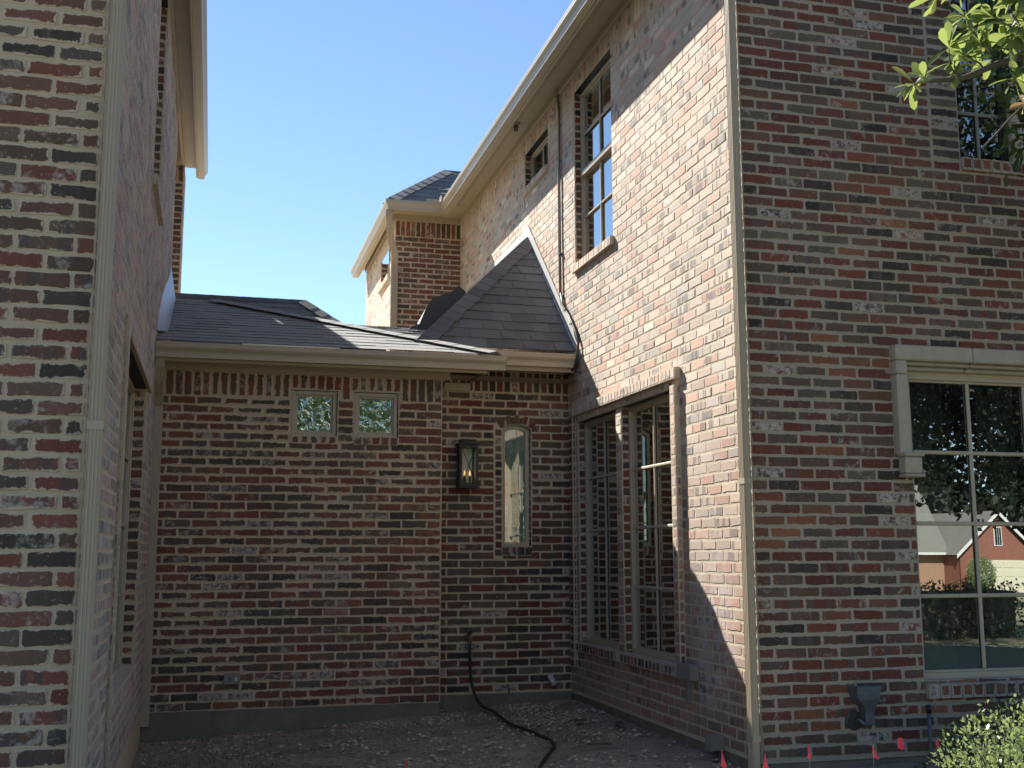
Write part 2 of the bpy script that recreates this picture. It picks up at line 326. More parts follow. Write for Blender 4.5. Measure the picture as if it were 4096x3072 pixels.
# ------------------------------------------------------------------ bricks
_bm = {}
def brick_shape(L, H, var, m='brick_red'):
    """front-face outline in local x,z; y into the wall. returns verts, faces, uvs"""
    rr = random.Random(hash((round(L, 3), round(H, 3), var)) & 0xffff)
    hl, hh = L / 2 - .0066, H / 2 - .0066
    kq = {'brick_pale': .5, 'brick_left': .6, 'brick_mix': .8}.get(m, 1.0); jj = .0036 if m == 'brick_red' else .0026
    j = lambda a=jj: rr.uniform(-a, a)
    c = rr.uniform(.004, .009)
    pts = [(-hl + c, -hh), (-hl * .33, -hh + abs(j(.0025))), (hl * .33, -hh + abs(j(.0025))), (hl - c, -hh), (hl, -hh + c), (hl - abs(j(.003)), 0), (hl, hh - c),
           (hl - c, hh), (hl * .33, hh - abs(j(.0025))), (-hl * .33, hh - abs(j(.0025))), (-hl + c, hh), (-hl, hh - c), (-hl + abs(j(.003)), 0), (-hl, -hh + c)]
    pts = [(a + j(), b + j()) for a, b in pts]
    n = len(pts); fy = -rr.uniform(.0028, .0052) * kq; tx, tz = j(.006) * kq, j(.014) * kq
    inn = [(a - math.copysign(.0028, a), b - math.copysign(.0028, b)) for a, b in pts]
    vs = [(a, fy + a * tx + b * tz, b) for a, b in inn] + [(a, -.0018 * kq, b) for a, b in pts] + [(a, .02, b) for a, b in pts]
    fs = [tuple(range(n))]
    fs += [(i, n + i, n + (i + 1) % n, (i + 1) % n) for i in range(n)] + [(n + i, 2 * n + i, 2 * n + (i + 1) % n, n + (i + 1) % n) for i in range(n)]
    uv = [(a, b) for a, b in inn] + [(a, b) for a, b in pts] * 2
    return vs, fs, uv, (L / 2 - .0066, H / 2 - .0066)
def brick_mesh(L, H, var, m):
    k = (round(L, 3), round(H, 3), var, m)
    if k not in _bm:
        mb = MB(); vs, fs, uv, (a, b) = brick_shape(L, H, var, m); mb.add(vs, fs, (a, b, 0), uv); _bm[k] = mb.mesh('brick', M[m])
    return _bm[k]
class Wing:
    def __init__(s, root): s.root = root; s.cand = []
    def flush(s, limit=300):
        scored = []
        for c in s.cand:
            ctr = c[0] @ Vector((0, 0, 0)); q = proj(ctr); sc = -1
            if q and -60 < q[0] < 4156 and -60 < q[1] < 3132:
                a = proj(c[0] @ Vector((-c[1] / 2, 0, 0))); b = proj(c[0] @ Vector((c[1] / 2, 0, 0)))
                d = proj(c[0] @ Vector((0, 0, -c[2] / 2))); e = proj(c[0] @ Vector((0, 0, c[2] / 2)))
                if a and b and d and e: sc = abs((b[0] - a[0]) * (e[1] - d[1]) - (b[1] - a[1]) * (e[0] - d[0]))
                if (c[0].to_3x3() @ Vector((0, -1, 0))).dot(Vector((0, 0, CAMZ)) - ctr) < 0: sc = -1
            scored.append(sc)
        order = sorted(range(len(s.cand)), key=lambda i: -scored[i])
        bulk = {}
        for rank, i in enumerate(order):
            Mx, L, H, m, wall = s.cand[i]
            var = random.randrange(5)
            if rank < limit and scored[i] > 0:
                o = link('brick', brick_mesh(L, H, var, m), wall); o.matrix_world = Mx
            else:
                mb = bulk.setdefault(m, MB()); vs, fs, uv, (a, b) = brick_shape(L, H, random.randrange(12), m)
                mb.add([Mx @ Vector(q) for q in vs], fs, (a, b, random.random()), uv)
        for m, mb in bulk.items(): obj('brickwork', mb, M[m], s.root, kind='stuff')
COURSE = .0677
def frame(O, ang): return Matrix.Translation(Vector(O)) @ Matrix.Rotation(ang, 4, 'Z')
def wall(wing, O, ang, length, m='brick_red', mm='mortar', z0=0, rows=79, course=COURSE, holes=(), soldier=0, soldier_short=(), half0=0, parent=None,
         mod=.2032, jog=None, name='wall', bottom=None, top_extra=0, stack=None):
    """O: left end at the wall's base seen from outside; angle 0 looks along +X with the outside at -Y.
    holes: (u0, u1, z0, z1). soldier: height of the upright course on top."""
    F = frame(O, ang); zt = z0 + rows * course
    zb = bottom if bottom is not None else z0
    us = sorted({0, length, *[h[0] for h in holes], *[h[1] for h in holes]}); zs = sorted({zb, zt + soldier + top_extra, *[h[2] for h in holes], *[h[3] for h in holes]})
    us = [u for u in us if 0 <= u <= length]; zs = [z for z in zs if zb <= z <= zt + soldier + top_extra]
    mb = MB()
    for a, b in zip(us, us[1:]):
        for c, d in zip(zs, zs[1:]):
            cu, cz = (a + b) / 2, (c + d) / 2
            if any(h[0] < cu < h[1] and h[2] < cz < h[3] for h in holes): continue
            mb.quad(*[F @ Vector(q) for q in ((a, 0, c), (b, 0, c), (b, 0, d), (a, 0, d))])
    W = obj(name, mb, M[mm], parent or wing.root)
    def put(u, z, L, H, rot=0):
        if L < .03: return
        X = F @ Matrix.Translation(Vector((u + random.uniform(-.0012, .0012), random.uniform(-.0010, .0003), z + random.uniform(-.0018, .0018)))) @ Matrix.Rotation(random.uniform(-.009, .009), 4, 'Y')
        wing.cand.append((X, L, H, m, W))
    for k in range(rows):
        zc = z0 + (k + .5) * course
        segs = [(0, length)]
        for h in list(holes) + (list(stack[0:1]) if stack else []):
            if h[2] < zc + course * .25 and zc - course * .25 < h[3]:
                segs = [q for a, b in segs for q in ((a, min(b, h[0])), (max(a, h[1]), b)) if q[1] - q[0] > .02]
        for (a, b) in segs:
            off = ((k + half0) % 2) * mod / 2
            first = a
            cuts = [a]; u = math.floor((a - off) / mod + 1e-6) * mod + off
            while u < b - .001:
                if u > a + .045: cuts.append(u + random.uniform(-.003, .003))
                u += mod
            if len(cuts) > 1 and b - cuts[-1] < .045: cuts.pop()
            cuts.append(b)
            for c, d in zip(cuts, cuts[1:]): put((c + d) / 2, zc, d - c, course)
    if soldier:
        n = max(1, round(length / COURSE)); sw = length / n
        for i in range(n):
            uc = (i + .5) * sw; hh_ = soldier; zc = zt + soldier / 2
            if any(h[0] - .03 < uc < h[1] + .03 and h[3] > zt + .02 for h in holes):
                tops = [h[3] for h in holes if h[0] - .03 < uc < h[1] + .03]
                lo = max(tops); hh_ = zt + soldier - lo; zc = lo + hh_ / 2
            X = F @ Matrix.Translation((uc, random.uniform(-.001, .001), zc)) @ Matrix.Rotation(PI / 2 + random.uniform(-.01, .01), 4, 'Y')
            wing.cand.append((X, hh_, sw, m, W))
    if stack:
        h = stack[0]; z = h[2]
        while z < h[3] - .02:
            put((h[0] + h[1]) / 2, z + course / 2, h[1] - h[0], course); z += course
    return W
def rowlocks(wing, O, ang, length, z, h, m, mm, parent, depth=.10, tilt=.12, name='sill', proud=.03, wdt=None):
    """a projecting sill of bricks on edge: mortar bed under brick blocks"""
    F = frame(O, ang); S = MB(); S.box(.004, -proud + .006, z - h + .004, length - .004, depth, z - .008, F)
    so_ = obj(name, S, M[mm], parent)
    n = max(1, round(length / (wdt or COURSE))); sw = length / n; g = .0045
    for i in range(n):
        mb = MB(); a, b = i * sw + g, (i + 1) * sw - g; q = random.uniform(-.002, .002); c = .004
        zb, zf, zk = z - h, z - tilt * .02, z + tilt * depth * .5; y0 = -proud + q
        vs = [(a, y0, zb), (b, y0, zb), (b, depth, zb), (a, depth, zb), (a, y0, zf - c), (b, y0, zf - c), (b, y0 + c, zf), (a, y0 + c, zf), (b, depth, zk), (a, depth, zk)]
        fs = [(0, 1, 5, 4), (4, 5, 6, 7), (7, 6, 8, 9), (1, 2, 8, 6, 5), (3, 0, 4, 7, 9), (0, 3, 2, 1), (2, 3, 9, 8)]
        mb.add([F @ Vector(v_) for v_ in vs], fs, (.028, .03, random.random()), [(v_[0] - (a + b) / 2, v_[2] - (z - h / 2)) for v_ in vs])
        obj('brick', mb, M[m], so_)
    return so_
def window(parent, O, ang, wd, z0, z1, rec=.1, cols=2, rows=4, fr=.045, mun=.022, gl='glass', room=None, rail=None, fm='frame', tilt=0, split=None, roomdepth=1.6):
    """window set back by rec in an opening; O is the opening's left corner on the wall face"""
    F = frame(O, ang); W = MB(); d0, d1 = rec, rec + .05
    for a, b, c, d in ((0, fr, z0, z1), (wd - fr, wd, z0, z1), (fr, wd - fr, z1 - fr, z1), (fr, wd - fr, z0, z0 + fr)):
        W.box(a, d0, c, b, d1, d, F)
    W.box(fr, d0 + .014, z0 + fr, fr + .014, d1, z1 - fr, F); W.box(wd - fr - .014, d0 + .014, z0 + fr, wd - fr, d1, z1 - fr, F)
    W.box(fr + .014, d0 + .014, z1 - fr - .014, wd - fr - .014, d1, z1 - fr, F); W.box(fr + .014, d0 + .014, z0 + fr, wd - fr - .014, d1, z0 + fr + .014, F)
    R = obj('window', W, M[fm], parent); bevel(R, .003)
    a0, a1, c0, c1 = fr + .014, wd - fr - .014, z0 + fr + .014, z1 - fr - .014
    yg = d0 + .03
    g = MB(); g.quad(*[F @ Vector(q) for q in ((a0, yg, c0), (a1, yg, c0), (a1, yg, c1), (a0, yg, c1))]); obj('pane', g, M[gl], R)
    def bar(x0, x1, za, zb, y=.02):
        q = MB(); q.box(x0, yg - y, za, x1, yg - .001, zb, F); o = obj('muntin', q, M[fm], R); bevel(o, .005); return o
    halves = [(c0, c1)] if rail is None else [(c0, rail - .02), (rail + .02, c1)]
    if rail is not None:
        q = MB(); q.box(a0 - .014, yg - .045, rail - .022, a1 + .014, yg - .001, rail + .022, F); obj('meeting_rail', q, M[fm], R)
    for hi, (za, zb) in enumerate(halves):
        rws = rows[hi] if isinstance(rows, (list, tuple)) else rows
        xs = [a0 + (a1 - a0) * i / cols for i in range(cols + 1)]; zs = [za + (zb - za) * i / rws for i in range(rws + 1)]
        for x in xs[1:-1]: bar(x - mun / 2, x + mun / 2, za, zb, .018)
        for z in zs[1:-1]: bar(a0, a1, z - mun / 2, z + mun / 2, .020)
    if room:
        q = MB(); e = .3; y0 = d1 + .005; y1 = y0 + roomdepth; za, zb = z0 - .25, z1 + .3
        c8 = [(-e, y0, za), (wd + e, y0, za), (wd + e, y1, za), (-e, y1, za), (-e, y0, zb), (wd + e, y0, zb), (wd + e, y1, zb), (-e, y1, zb)]
        q.add([F @ Vector(v_) for v_ in c8], [(0, 1, 2, 3), (4, 7, 6, 5), (1, 5, 6, 2), (2, 6, 7, 3), (3, 7, 4, 0)])
        obj('room', q, M[room], R)
    return R, F
def drape(F, parent, x0, x1, y, z0, z1, taper=0, m='curtain', n=40, amp=.025, fq=60):
    q = MB(); vs = []; fs = []
    for i in range(n + 1):
        f = i / n
        for k, z in enumerate((z0, (z0 * 2 + z1) / 3, (z0 + 2 * z1) / 3, z1)):
            tt = 1 - taper * (1 - k / 3); x = x0 + (x1 - x0) * f * tt
            vs.append(F @ Vector((x, y + amp * math.sin(f * fq * (x1 - x0)) + .01 * math.sin(f * 31), z)))
    for i in range(n):
        for k in range(3): a = i * 4 + k; fs.append((a, a + 4, a + 5, a + 1))
    q.add(vs, fs); obj('curtain', q, M[m], parent, smooth=True)

# ------------------------------------------------------------------ dimensions
XL, XR, YL, YR, D1, D2, YB, XB = -.455, 2.985, 4.31, 5.87, 9.0, 9.27, 13.78, 2.13
TOPR = 76                       # courses under the soldier course
def gz(x, y):
    b = -.25 + .05 * (max(-.6, min(3.4, x)) + .4)
    if y < 0: b += max(-1.2, (y + 0) * .03)
    return b

# ------------------------------------------------------------------ setting
def ground():
    mb = MB(); xs = [-150, -60, -20, -8, -4] + [-2 + .12 * i for i in range(60)] + [6, 8, 12, 20, 34, 60, 150]
    ys = [-200, -80, -46, -40, -30, -20, -10, -4, 0, 2, 3.5, 5] + [5.5 + .12 * i for i in range(36)] + [10, 14, 30, 80, 200]
    nx = len(xs); vs = []
    for y in ys:
        for x in xs:
            z = gz(x, y)
            if 5 < y < 10 and -2 < x < 5:
                z += .022 * noise.fractal(Vector((x * 2.5, y * 2.5, 0)), 1, 2, 4) + .012 * noise.noise(Vector((x * 9, y * 9, 3)))
                z += .05 * max(0, 1 - abs(D1 - y) / .5) * max(0, noise.noise(Vector((x * 3, 7, 0)))) 
            vs.append((x, y, z))
    fs = [(j * nx + i, j * nx + i + 1, (j + 1) * nx + i + 1, (j + 1) * nx + i) for j in range(len(ys) - 1) for i in range(nx - 1)]
    mb.add(vs, fs)
    me = mb.mesh('ground', [M['soil'], M['lawn']], True)
    for pl in me.polygons:
        c = pl.center; pl.material_index = 0 if (c.y > 4.6 and -3 < c.x < 5) else 1
    link('ground', me, kind='structure', label='bare dark soil with pale chips between the brick wings')
ground()
road = MB(); road.box(-150, -34, -1.40, 150, -27, -1.195); obj('street', road, M['asphalt'], kind='structure', label='street')
bounce_slab = MB(); bounce_slab.quad((-7, -9, -.50), (3.0, -9, -.41), (3.0, -1.2, -.13), (-7, -1.2, -.25)); obj('driveway', bounce_slab, M['path'], kind='structure', label='added unseen pale slab that bounces sunlight onto the shaded walls')  # pale slab added out of view to bounce sunlight into the court
rd = MB(); rd.quad((-150, -24.9, -.93), (150, -24.9, -.93), (150, -23.4, -.90), (-150, -23.4, -.90)); obj('pavement', rd, M['path'], kind='structure', label='pavement along the street')
dr = MB(); dr.quad((41.5, -43.2, -1.40), (47, -43.2, -1.40), (48, -34, -1.20), (40.5, -34, -1.20)); obj('driveway', dr, M['path'], kind='structure', label='driveway')

# ------------------------------------------------------------------ gutters, pipes
def gutter(name, p0, p1, outv, parent, mitre0=0, mitre1=0, caps=True):
    """K-style gutter from p0 to p1 (top outer lip line), outv: unit vector pointing away from the house"""
    p0, p1, ov = Vector(p0), Vector(p1), Vector(outv); d = (p1 - p0).normalized()
    prof = [(-.105, .0), (-.105, -.11), (-.035, -.112), (-.032, -.082), (-.026, -.066), (-.008, -.046), (-.002, -.035), (-.002, -.016), (0, -.014), (0, 0), (-.009, 0), (-.009, -.010), (-.011, -.034),
            (-.017, -.044), (-.035, -.064), (-.041, -.080), (-.043, -.104), (-.098, -.102), (-.098, 0)]
    mb = MB(); vs = []
    for P, mt in ((p0, mitre0), (p1, mitre1)):
        for a, z in prof: vs.append(P + ov * a + Vector((0, 0, z)) + d * (mt * a))
    n = len(prof); fs = [(j, (j + 1) % n, n + (j + 1) % n, n + j) for j in range(n)]
    mb.add(vs, fs)
    if caps:
        for P, s_ in ((p0, -1), (p1, 1)):
            outer = [0, 1, 2, 3, 4, 5, 6, 7, 8, 9]
            for e in (.0, .003): mb.add([P + ov * prof[i][0] + Vector((0, 0, prof[i][1])) + d * (s_ * e + (mitre0 if s_ < 0 else mitre1) * prof[i][0]) for i in outer], [tuple(range(10))])
    return obj(name, mb, M['metal_paint'], parent)
def pipe_prof(w_=.078, d_=.056):
    pts = []; hw, hd = w_ / 2, d_ / 2
    def side(x0, y0, x1, y1, nx_, ny_, k):
        for i in range(k):
            f0 = (i + .18) / k; f1 = (i + .5) / k; f2 = (i + .82) / k
            for f, dd in ((f0, 0), (f1 - .06, .0035), (f1 + .06, .0035), (f2, 0)):
                pts.append((x0 + (x1 - x0) * f + nx_ * dd, y0 + (y1 - y0) * f + ny_ * dd))
    side(-hw, -hd, hw, -hd, 0, 1, 4); side(hw, -hd, hw, hd, -1, 0, 3); side(hw, hd, -hw, hd, 0, -1, 4); side(-hw, hd, -hw, -hd, 1, 0, 3)
    return pts
def downspout(path, facing, parent, bands=(), w_=.078, d_=.056, mname='metal_paint'):
    """path: centre points; facing: unit vector of the pipe's front"""
    fv = Vector(facing); sv = Vector((0, 0, 1)).cross(fv)
    pts = [Vector(q) for q in path]; fr_ = []
    for i, q in enumerate(pts):
        d = (pts[min(i + 1, len(pts) - 1)] - pts[max(i - 1, 0)]).normalized()
        s2 = sv - d * sv.dot(d); s2.normalize() if s2.length > .3 else None
        b = d.cross(s2).normalized()
        if b.dot(fv) > 0 or (abs(b.dot(fv)) < .1): b = b
        fr_.append((q, s2, b))
    mb = MB(); mb.sweep(pipe_prof(w_, d_), fr_); P = obj('downspout', mb, M[mname], parent)
    for z in bands:
        q = MB(); c = min(pts, key=lambda p_: 0 if abs(p_.z - z) < 9 else 1)
        cx_, cy_ = pts[-1].x, pts[-1].y
        a = sv * (w_ / 2 + .003); b = fv * (d_ / 2 + .003)
        base = Vector((cx_, cy_, z)); vs = [base + s1 * a + s2_ * b + Vector((0, 0, h)) for h in (-.016, .016) for s1, s2_ in ((-1, -1), (1, -1), (1, 1), (-1, 1))]
        q.add(vs, [(0, 1, 5, 4), (1, 2, 6, 5), (2, 3, 7, 6), (3, 0, 4, 7), (4, 5, 6, 7), (3, 2, 1, 0)]); obj('pipe_strap', q, M[mname], P)
    return P
def board(name, parent, a, b, m='trim', bev=.004):
    q = MB(); q.box(*a, *b); o = obj(name, q, M[m], parent); bevel(o, bev); return o

# ------------------------------------------------------------------ roof shingles
def shingle_face(parent, O, U, V, rows, expo, lim, m='shingle', budget=None, tab=(.16, .36), stuff=False, seed=1, th_=1.0):
    """O: lower-left point; U: unit along eave; V: unit upslope; lim(v) -> (u0,u1)"""
    rr = random.Random(seed); U = Vector(U).normalized(); V = Vector(V).normalized(); Nn = U.cross(V).normalized(); O = Vector(O)
    S = MB()
    a0, b0 = lim(0); a1, b1 = lim(rows * expo)
    S.quad(O + U * a0, O + U * b0, O + U * b1 + V * rows * expo, O + U * a1 + V * rows * expo)
    deck = obj('roof', S, M[m], parent)
    bulk = MB(); cnt = 0
    for k in range(rows):
        v0, v1 = k * expo, (k + 1) * expo
        la, lb = lim(v0), lim(v1)
        u = la[0] - rr.uniform(0, .3); wl = min(la[0], lb[0]); wr = max(la[1], lb[1])
        while u < wr:
            wdt = rr.uniform(*tab); ua, ub = u + .0015, u + wdt - .0015; u += wdt
            lo_a, lo_b = max(ua, la[0]), min(ub, la[1]); hi_a, hi_b = max(ua, lb[0]), min(ub, lb[1])
            if lo_b - lo_a < .01 and hi_b - hi_a < .01: continue
            if lo_b < lo_a: lo_a = lo_b = max(la[0], min(la[1], (ua + ub) / 2))
            if hi_b < hi_a: hi_a = hi_b = max(lb[0], min(lb[1], (ua + ub) / 2))
            t0 = rr.choice((.005, .005, .008, .009)) * th_; t1 = .0015
            dz = rr.uniform(-.0015, .0015)
            c = O + U * ((ua + ub) / 2) + V * v0
            P = lambda uu, vv, tt: O + U * uu + V * vv + Nn * tt
            vs = [P(lo_a, v0 + dz, t0), P(lo_b, v0 + dz, t0), P(hi_b, v1 + .006, t1), P(hi_a, v1 + .006, t1), P(lo_a, v0 + dz, 0), P(lo_b, v0 + dz, 0), P(hi_b, v1, 0), P(hi_a, v1, 0)]
            fs = [(0, 1, 2, 3), (4, 5, 1, 0), (5, 6, 2, 1), (7, 4, 0, 3)]
            q = proj(c); vis = q and -50 < q[0] < 4150 and -50 < q[1] < 3100
            if not stuff and vis and (budget is None or budget[0] > 0):
                if budget is not None: budget[0] -= 1
                mb = MB(); mb.add(vs, fs, (1, 1, rr.random())); obj('shingle', mb, M[m], deck)
            else: bulk.add(vs, fs, (1, 1, rr.random()))
    if bulk.v: obj('shingle_field', bulk, M[m], parent, kind='stuff')
    return deck
def caps(parent, A, B, N1, N2, n, wd=.12, m='shingle', name='ridge_cap'):
    """folded cap shingles from A up to B along a hip between planes with normals N1 and N2"""
    A, B = Vector(A), Vector(B); d = (B - A) / n; dn = d.normalized()
    def down(Nv):
        q = dn.cross(Vector(Nv).normalized()).normalized(); return q if q.z < 0 else -q
    n1, n2 = down(N1), down(N2)
    if abs(dn.z) < .05: n1, n2 = sorted((down(N1), down(N2)), key=lambda q: q.y)
    upv = (Vector(N1).normalized() + Vector(N2).normalized()).normalized()
    for i in range(n):
        a = A + d * i; b = a + d * 1.05; t0 = .019; t1 = .0165; mb = MB(); vs = []
        w1 = wd * random.uniform(.94, 1.06)
        for P, tt in ((a, t0), (b, t1)):
            N1n, N2n = Vector(N1).normalized(), Vector(N2).normalized()
            if abs(dn.z) < .05 and n1.dot(N2n) < n1.dot(N1n): N1n, N2n = N2n, N1n
            vs += [P + n1 * w1 + N1n * tt, P + upv * tt * 1.15, P + n2 * w1 + N2n * tt]
        vs += [v_ - upv * .012 for v_ in vs[:3]]
        mb.add(vs, [(0, 1, 4, 3), (1, 2, 5, 4), (6, 7, 1, 0), (7, 8, 2, 1)], (1, 1, random.random()))
        obj(name, mb, M[m], parent)

# =================================================================== LEFT WING
LW = thing('brick_house', 'tall red brick wing filling the left edge, tan downspout on its corner', 'house'); lw = Wing(LW)
wall(lw, (-5, YL, 0), 0, 5 + XL, 'brick_red', 'mortar', rows=76, soldier=.2, half0=1, bottom=-.4)
# side wall along +Y facing +X
lo = (5.97 - YL, 7.85 - YL, .42, 2.235); up_ = (7.42 - YL, 8.30 - YL, 3.59, 5.19)
sw = wall(lw, (XL, YL, 0), PI / 2, 10.77 - YL, 'brick_left', 'mortar_pale', rows=76, soldier=.2, holes=[lo, up_], bottom=-.4)
lslab = MB(); lslab.box(-5, YL + .012, -.5, XL - .006, 12.3, -.004); 
for h, z0_, z1_ in ((lo, .42, 2.235), (up_, 3.59, 5.19)):
    for yy, ang, m_ in ((YL + h[1], 0, 'brick_red'), (YL + h[0], PI, 'brick_red')):
        n_ = int((z1_ - z0_) / COURSE + .6)
        Ox = (XL - .12, yy, z0_) if ang == 0 else (XL, yy, z0_)
        wall(lw, Ox, ang, .12, m_, 'mortar', z0=0, rows=n_ , course=(z1_ - z0_) / n_, mod=.3, name='jamb')
    q = MB(); q.box(XL - .14, YL + h[0], z1_, XL - .003, YL + h[1], z1_ + .01); obj('lintel', q, M['interior_dark'], LW)
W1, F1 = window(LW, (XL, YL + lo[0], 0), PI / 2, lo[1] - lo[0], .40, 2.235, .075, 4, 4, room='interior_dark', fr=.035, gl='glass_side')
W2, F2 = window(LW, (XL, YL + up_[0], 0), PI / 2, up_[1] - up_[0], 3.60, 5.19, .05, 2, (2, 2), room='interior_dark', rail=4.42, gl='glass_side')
rowlocks(lw, (XL, YL + lo[0] - .02, 0), PI / 2, lo[1] - lo[0] + .04, .42, .075, 'brick_left', 'mortar', LW, depth=.11, proud=.012)
rowlocks(lw, (XL, YL + up_[0] - .05, 0), PI / 2, up_[1] - up_[0] + .1, 3.59, .075, 'brick_left', 'mortar', LW, depth=.11, proud=.035)
def strip(wing, parent, O, ang, ln, z0_, rows, m_, mm_, proud=.024, course=COURSE):
    F = frame(O, ang); q = MB(); q.box(0, -proud, z0_, ln, .0, z0_ + rows * course, F); so_ = obj('brick_strip', q, M[mm_], parent)
    for k in range(rows):
        X = F @ Matrix.Translation((ln / 2, -proud, z0_ + (k + .5) * course)); wing.cand.append((X, ln, course, m_, so_))
    # returns facing both ways along the wall
    for uu, a2 in ((0, -PI / 2), (ln, PI / 2)):
        for k in range(rows):
            X = F @ Matrix.Translation((uu, -proud / 2, z0_ + (k + .5) * course)) @ Matrix.Rotation(a2, 4, 'Z')
            wing.cand.append((X, proud, course, m_, so_))
    return so_
def band(wing, parent, O, ang, ln, z0_, h, m_, mm_, proud=.024, w_=.0677):
    F = frame(O, ang); q = MB(); q.box(0, -proud, z0_, ln, .0, z0_ + h, F); so_ = obj('brick_band', q, M[mm_], parent); n = round(ln / w_); sw_ = ln / n
    for i in range(n):
        X = F @ Matrix.Translation(((i + .5) * sw_, -proud, z0_ + h / 2)) @ Matrix.Rotation(PI / 2, 4, 'Y'); wing.cand.append((X, h, sw_, m_, so_))
    return so_
strip(lw, LW, (XL, YL + lo[0] - .19, 0), PI / 2, .085, .02, 34, 'brick_left', 'mortar')
band(lw, LW, (XL, YL + lo[0] - .105, 0), PI / 2, 2.2, 2.235, .085, 'brick_left', 'mortar')
# rear block of the wing
wall(lw, (-5, 12.3, 0), 0, 4.57, 'brick_red', 'mortar', rows=76, soldier=.2, z0=0)
wall(lw, (-.43, 12.3, 0), PI / 2, .45, 'brick_left', 'mortar', rows=76, soldier=.2, z0=0, parent=LW)
q = MB(); q.quad((-.57, 10.7, -.4), (-.57, 12.4, -.4), (-.57, 12.4, 5.42), (-.57, 10.7, 5.42)); q.quad((-5, 10.77, -.4), (-5, 10.77, 5.3), (XL, 10.77, 5.3), (XL, 10.77, -.4)); q.quad((-5, 12.75, 0), (-.43, 12.75, 0), (-.43, 12.75, 5.36), (-5, 12.75, 5.36)); q.quad((-5, YL, -.4), (-5, 12.75, -.4), (-5, 12.75, 5.3), (-5, YL, 5.3)); obj('back_wall', q, M['mortar'], LW)
obj('foundation', lslab, M['concrete'], LW)
# eave of the side: frieze, soffit, fascia, gutter
XLL = -.185; ZL = 5.41
board('frieze', LW, (XL - .01, 3.9, 5.345), (XL + .02, 12.55, 5.44))
board('soffit', LW, (XL - .1, 3.9, 5.41), (XLL - .11, 12.58, 5.43))
board('fascia', LW, (XLL - .125, 3.9, 5.30), (XLL - .105, 12.58, 5.43))
gutter('gutter', (XLL, 3.9, ZL), (XLL, 12.6, ZL), (1, 0, 0), LW)
q = MB(); q.quad((XLL - .1, 3.8, 5.42), (XLL - .1, 12.6, 5.42), (-3.5, 12.6, 7.9), (-3.5, 3.8, 7.9)); q.quad((-7, 3.8, 5.42), (-3.5, 3.8, 7.9), (-3.5, 12.6, 7.9), (-7, 12.6, 5.42)); obj('roof', q, M['shingle'], LW)
board('soffit', LW, (-5, 3.9, 5.41), (XLL - .11, YL + .02, 5.43))
downspout([(-.412, 4.235, 5.3), (-.412, 4.235, -.2)], (0, -1, 0), LW, bands=(1.59,), w_=.050, d_=.055)
# =================================================================== CONNECTOR
CW = thing('brick_house', 'low brick link at the back with two small square windows under grey shingles', 'house'); cw = Wing(CW)
XS = 1.80
wn = [(.578 - XL, .945 - XL, 2.062, 2.43), (1.074 - XL, 1.438 - XL, 2.062, 2.43)]
cw1 = wall(cw, (XL, D1, 0), 0, XS - XL, 'brick_red', 'mortar', z0=-.03, rows=35, course=.0682, holes=wn, soldier=.2, half0=1, bottom=-.03, top_extra=.08)
for x0, x1, z0_, z1_ in wn:
    ch = wall(cw, (XL + x1, D1 + .05, z0_), -PI / 2 * 0 + PI / 2 * 3, .05, 'brick_red', 'mortar', z0=0, rows=5, course=(z1_ - z0_) / 5, mod=.3, name='jamb')
    ch = wall(cw, (XL + x0, D1, z0_), PI / 2, .05, 'brick_red', 'mortar', z0=0, rows=5, course=(z1_ - z0_) / 5, mod=.3, name='jamb')
    window(CW, (XL + x0 + .004, D1, 0), 0, x1 - x0 - .008, z0_, z1_, .025, 1, 1, fr=.034, gl='glass_wavy', room='interior_dark', roomdepth=.5)
    rowlocks(cw, (XL + x0, D1, 0), 0, x1 - x0, z0_ + .002, .064, 'brick_red', 'mortar', CW, depth=.05, proud=.012, tilt=0)
    q = MB(); q.box(XL + x0, D1 + .003, z1_ - .001, XL + x1, D1 + .06, z1_ + .01); obj('lintel', q, M['black_metal'], CW)
# step return, set-back part
wall(cw, (XS, D1, 0), PI / 2, D2 - D1, 'brick_red', 'mortar', rows=37, half0=0, bottom=-.03, name='step_wall')
ax0, ax1, az0, az1 = 2.381 - XS, 2.635 - XS, 1.193, 2.235
cw2 = wall(cw, (XS, D2, 0), 0, XR - XS, 'brick_mix', 'mortar', z0=0, rows=37, holes=[(ax0, ax1, az0, az1)], soldier=.19, bottom=-.01, half0=1, top_extra=.05,
           stack=[(ax0 - .07, ax0, az0 - .085, 2.20)])
# arched head: mortar corners and radial bricks
q = MB(); xc, rad = (2.381 + 2.635) / 2, .20; hw = .127; zc0 = 2.235 - rad
arc = [(xc + rad * math.sin(a), zc0 + rad * math.cos(a)) for a in [math.asin(hw / rad) * (i / 8 * 2 - 1) for i in range(9)]]
zs_ = arc[0][1]
q.add([(x, D2 - .001, z) for x, z in arc] + [(x, D2 - .001, 2.24) for x, z in arc], [(i, i + 1, 9 + i + 1, 9 + i) for i in range(8)])
q.add([(x, D2 - .001, z) for x, z in arc] + [(x, D2 + .09, z) for x, z in arc], [(i, 9 + i, 10 + i, i + 1) for i in range(8)])
AR = obj('arch', q, M['mortar_grey'], CW)
for i in range(5):
    a = math.asin(hw / rad) * 1.12 * ((i + .5) / 5 * 2 - 1); rr_ = rad + .046
    X = Matrix.Translation((xc + rr_ * math.sin(a), D2 - .006, zc0 + rr_ * math.cos(a))) @ Matrix.Rotation(a, 4, 'Y') @ Matrix.Rotation(PI / 2, 4, 'Y')
    cw.cand.append((X, .085, .060, 'brick_mix', AR))
for ang, x in ((3 * PI / 2, ax1 + XS), (PI / 2, ax0 + XS)):
    wall(cw, (x, D2 + (.09 if ang > 4 else 0), az0), ang, .09, 'brick_mix', 'mortar', z0=0, rows=14, course=COURSE, mod=.3, name='jamb')
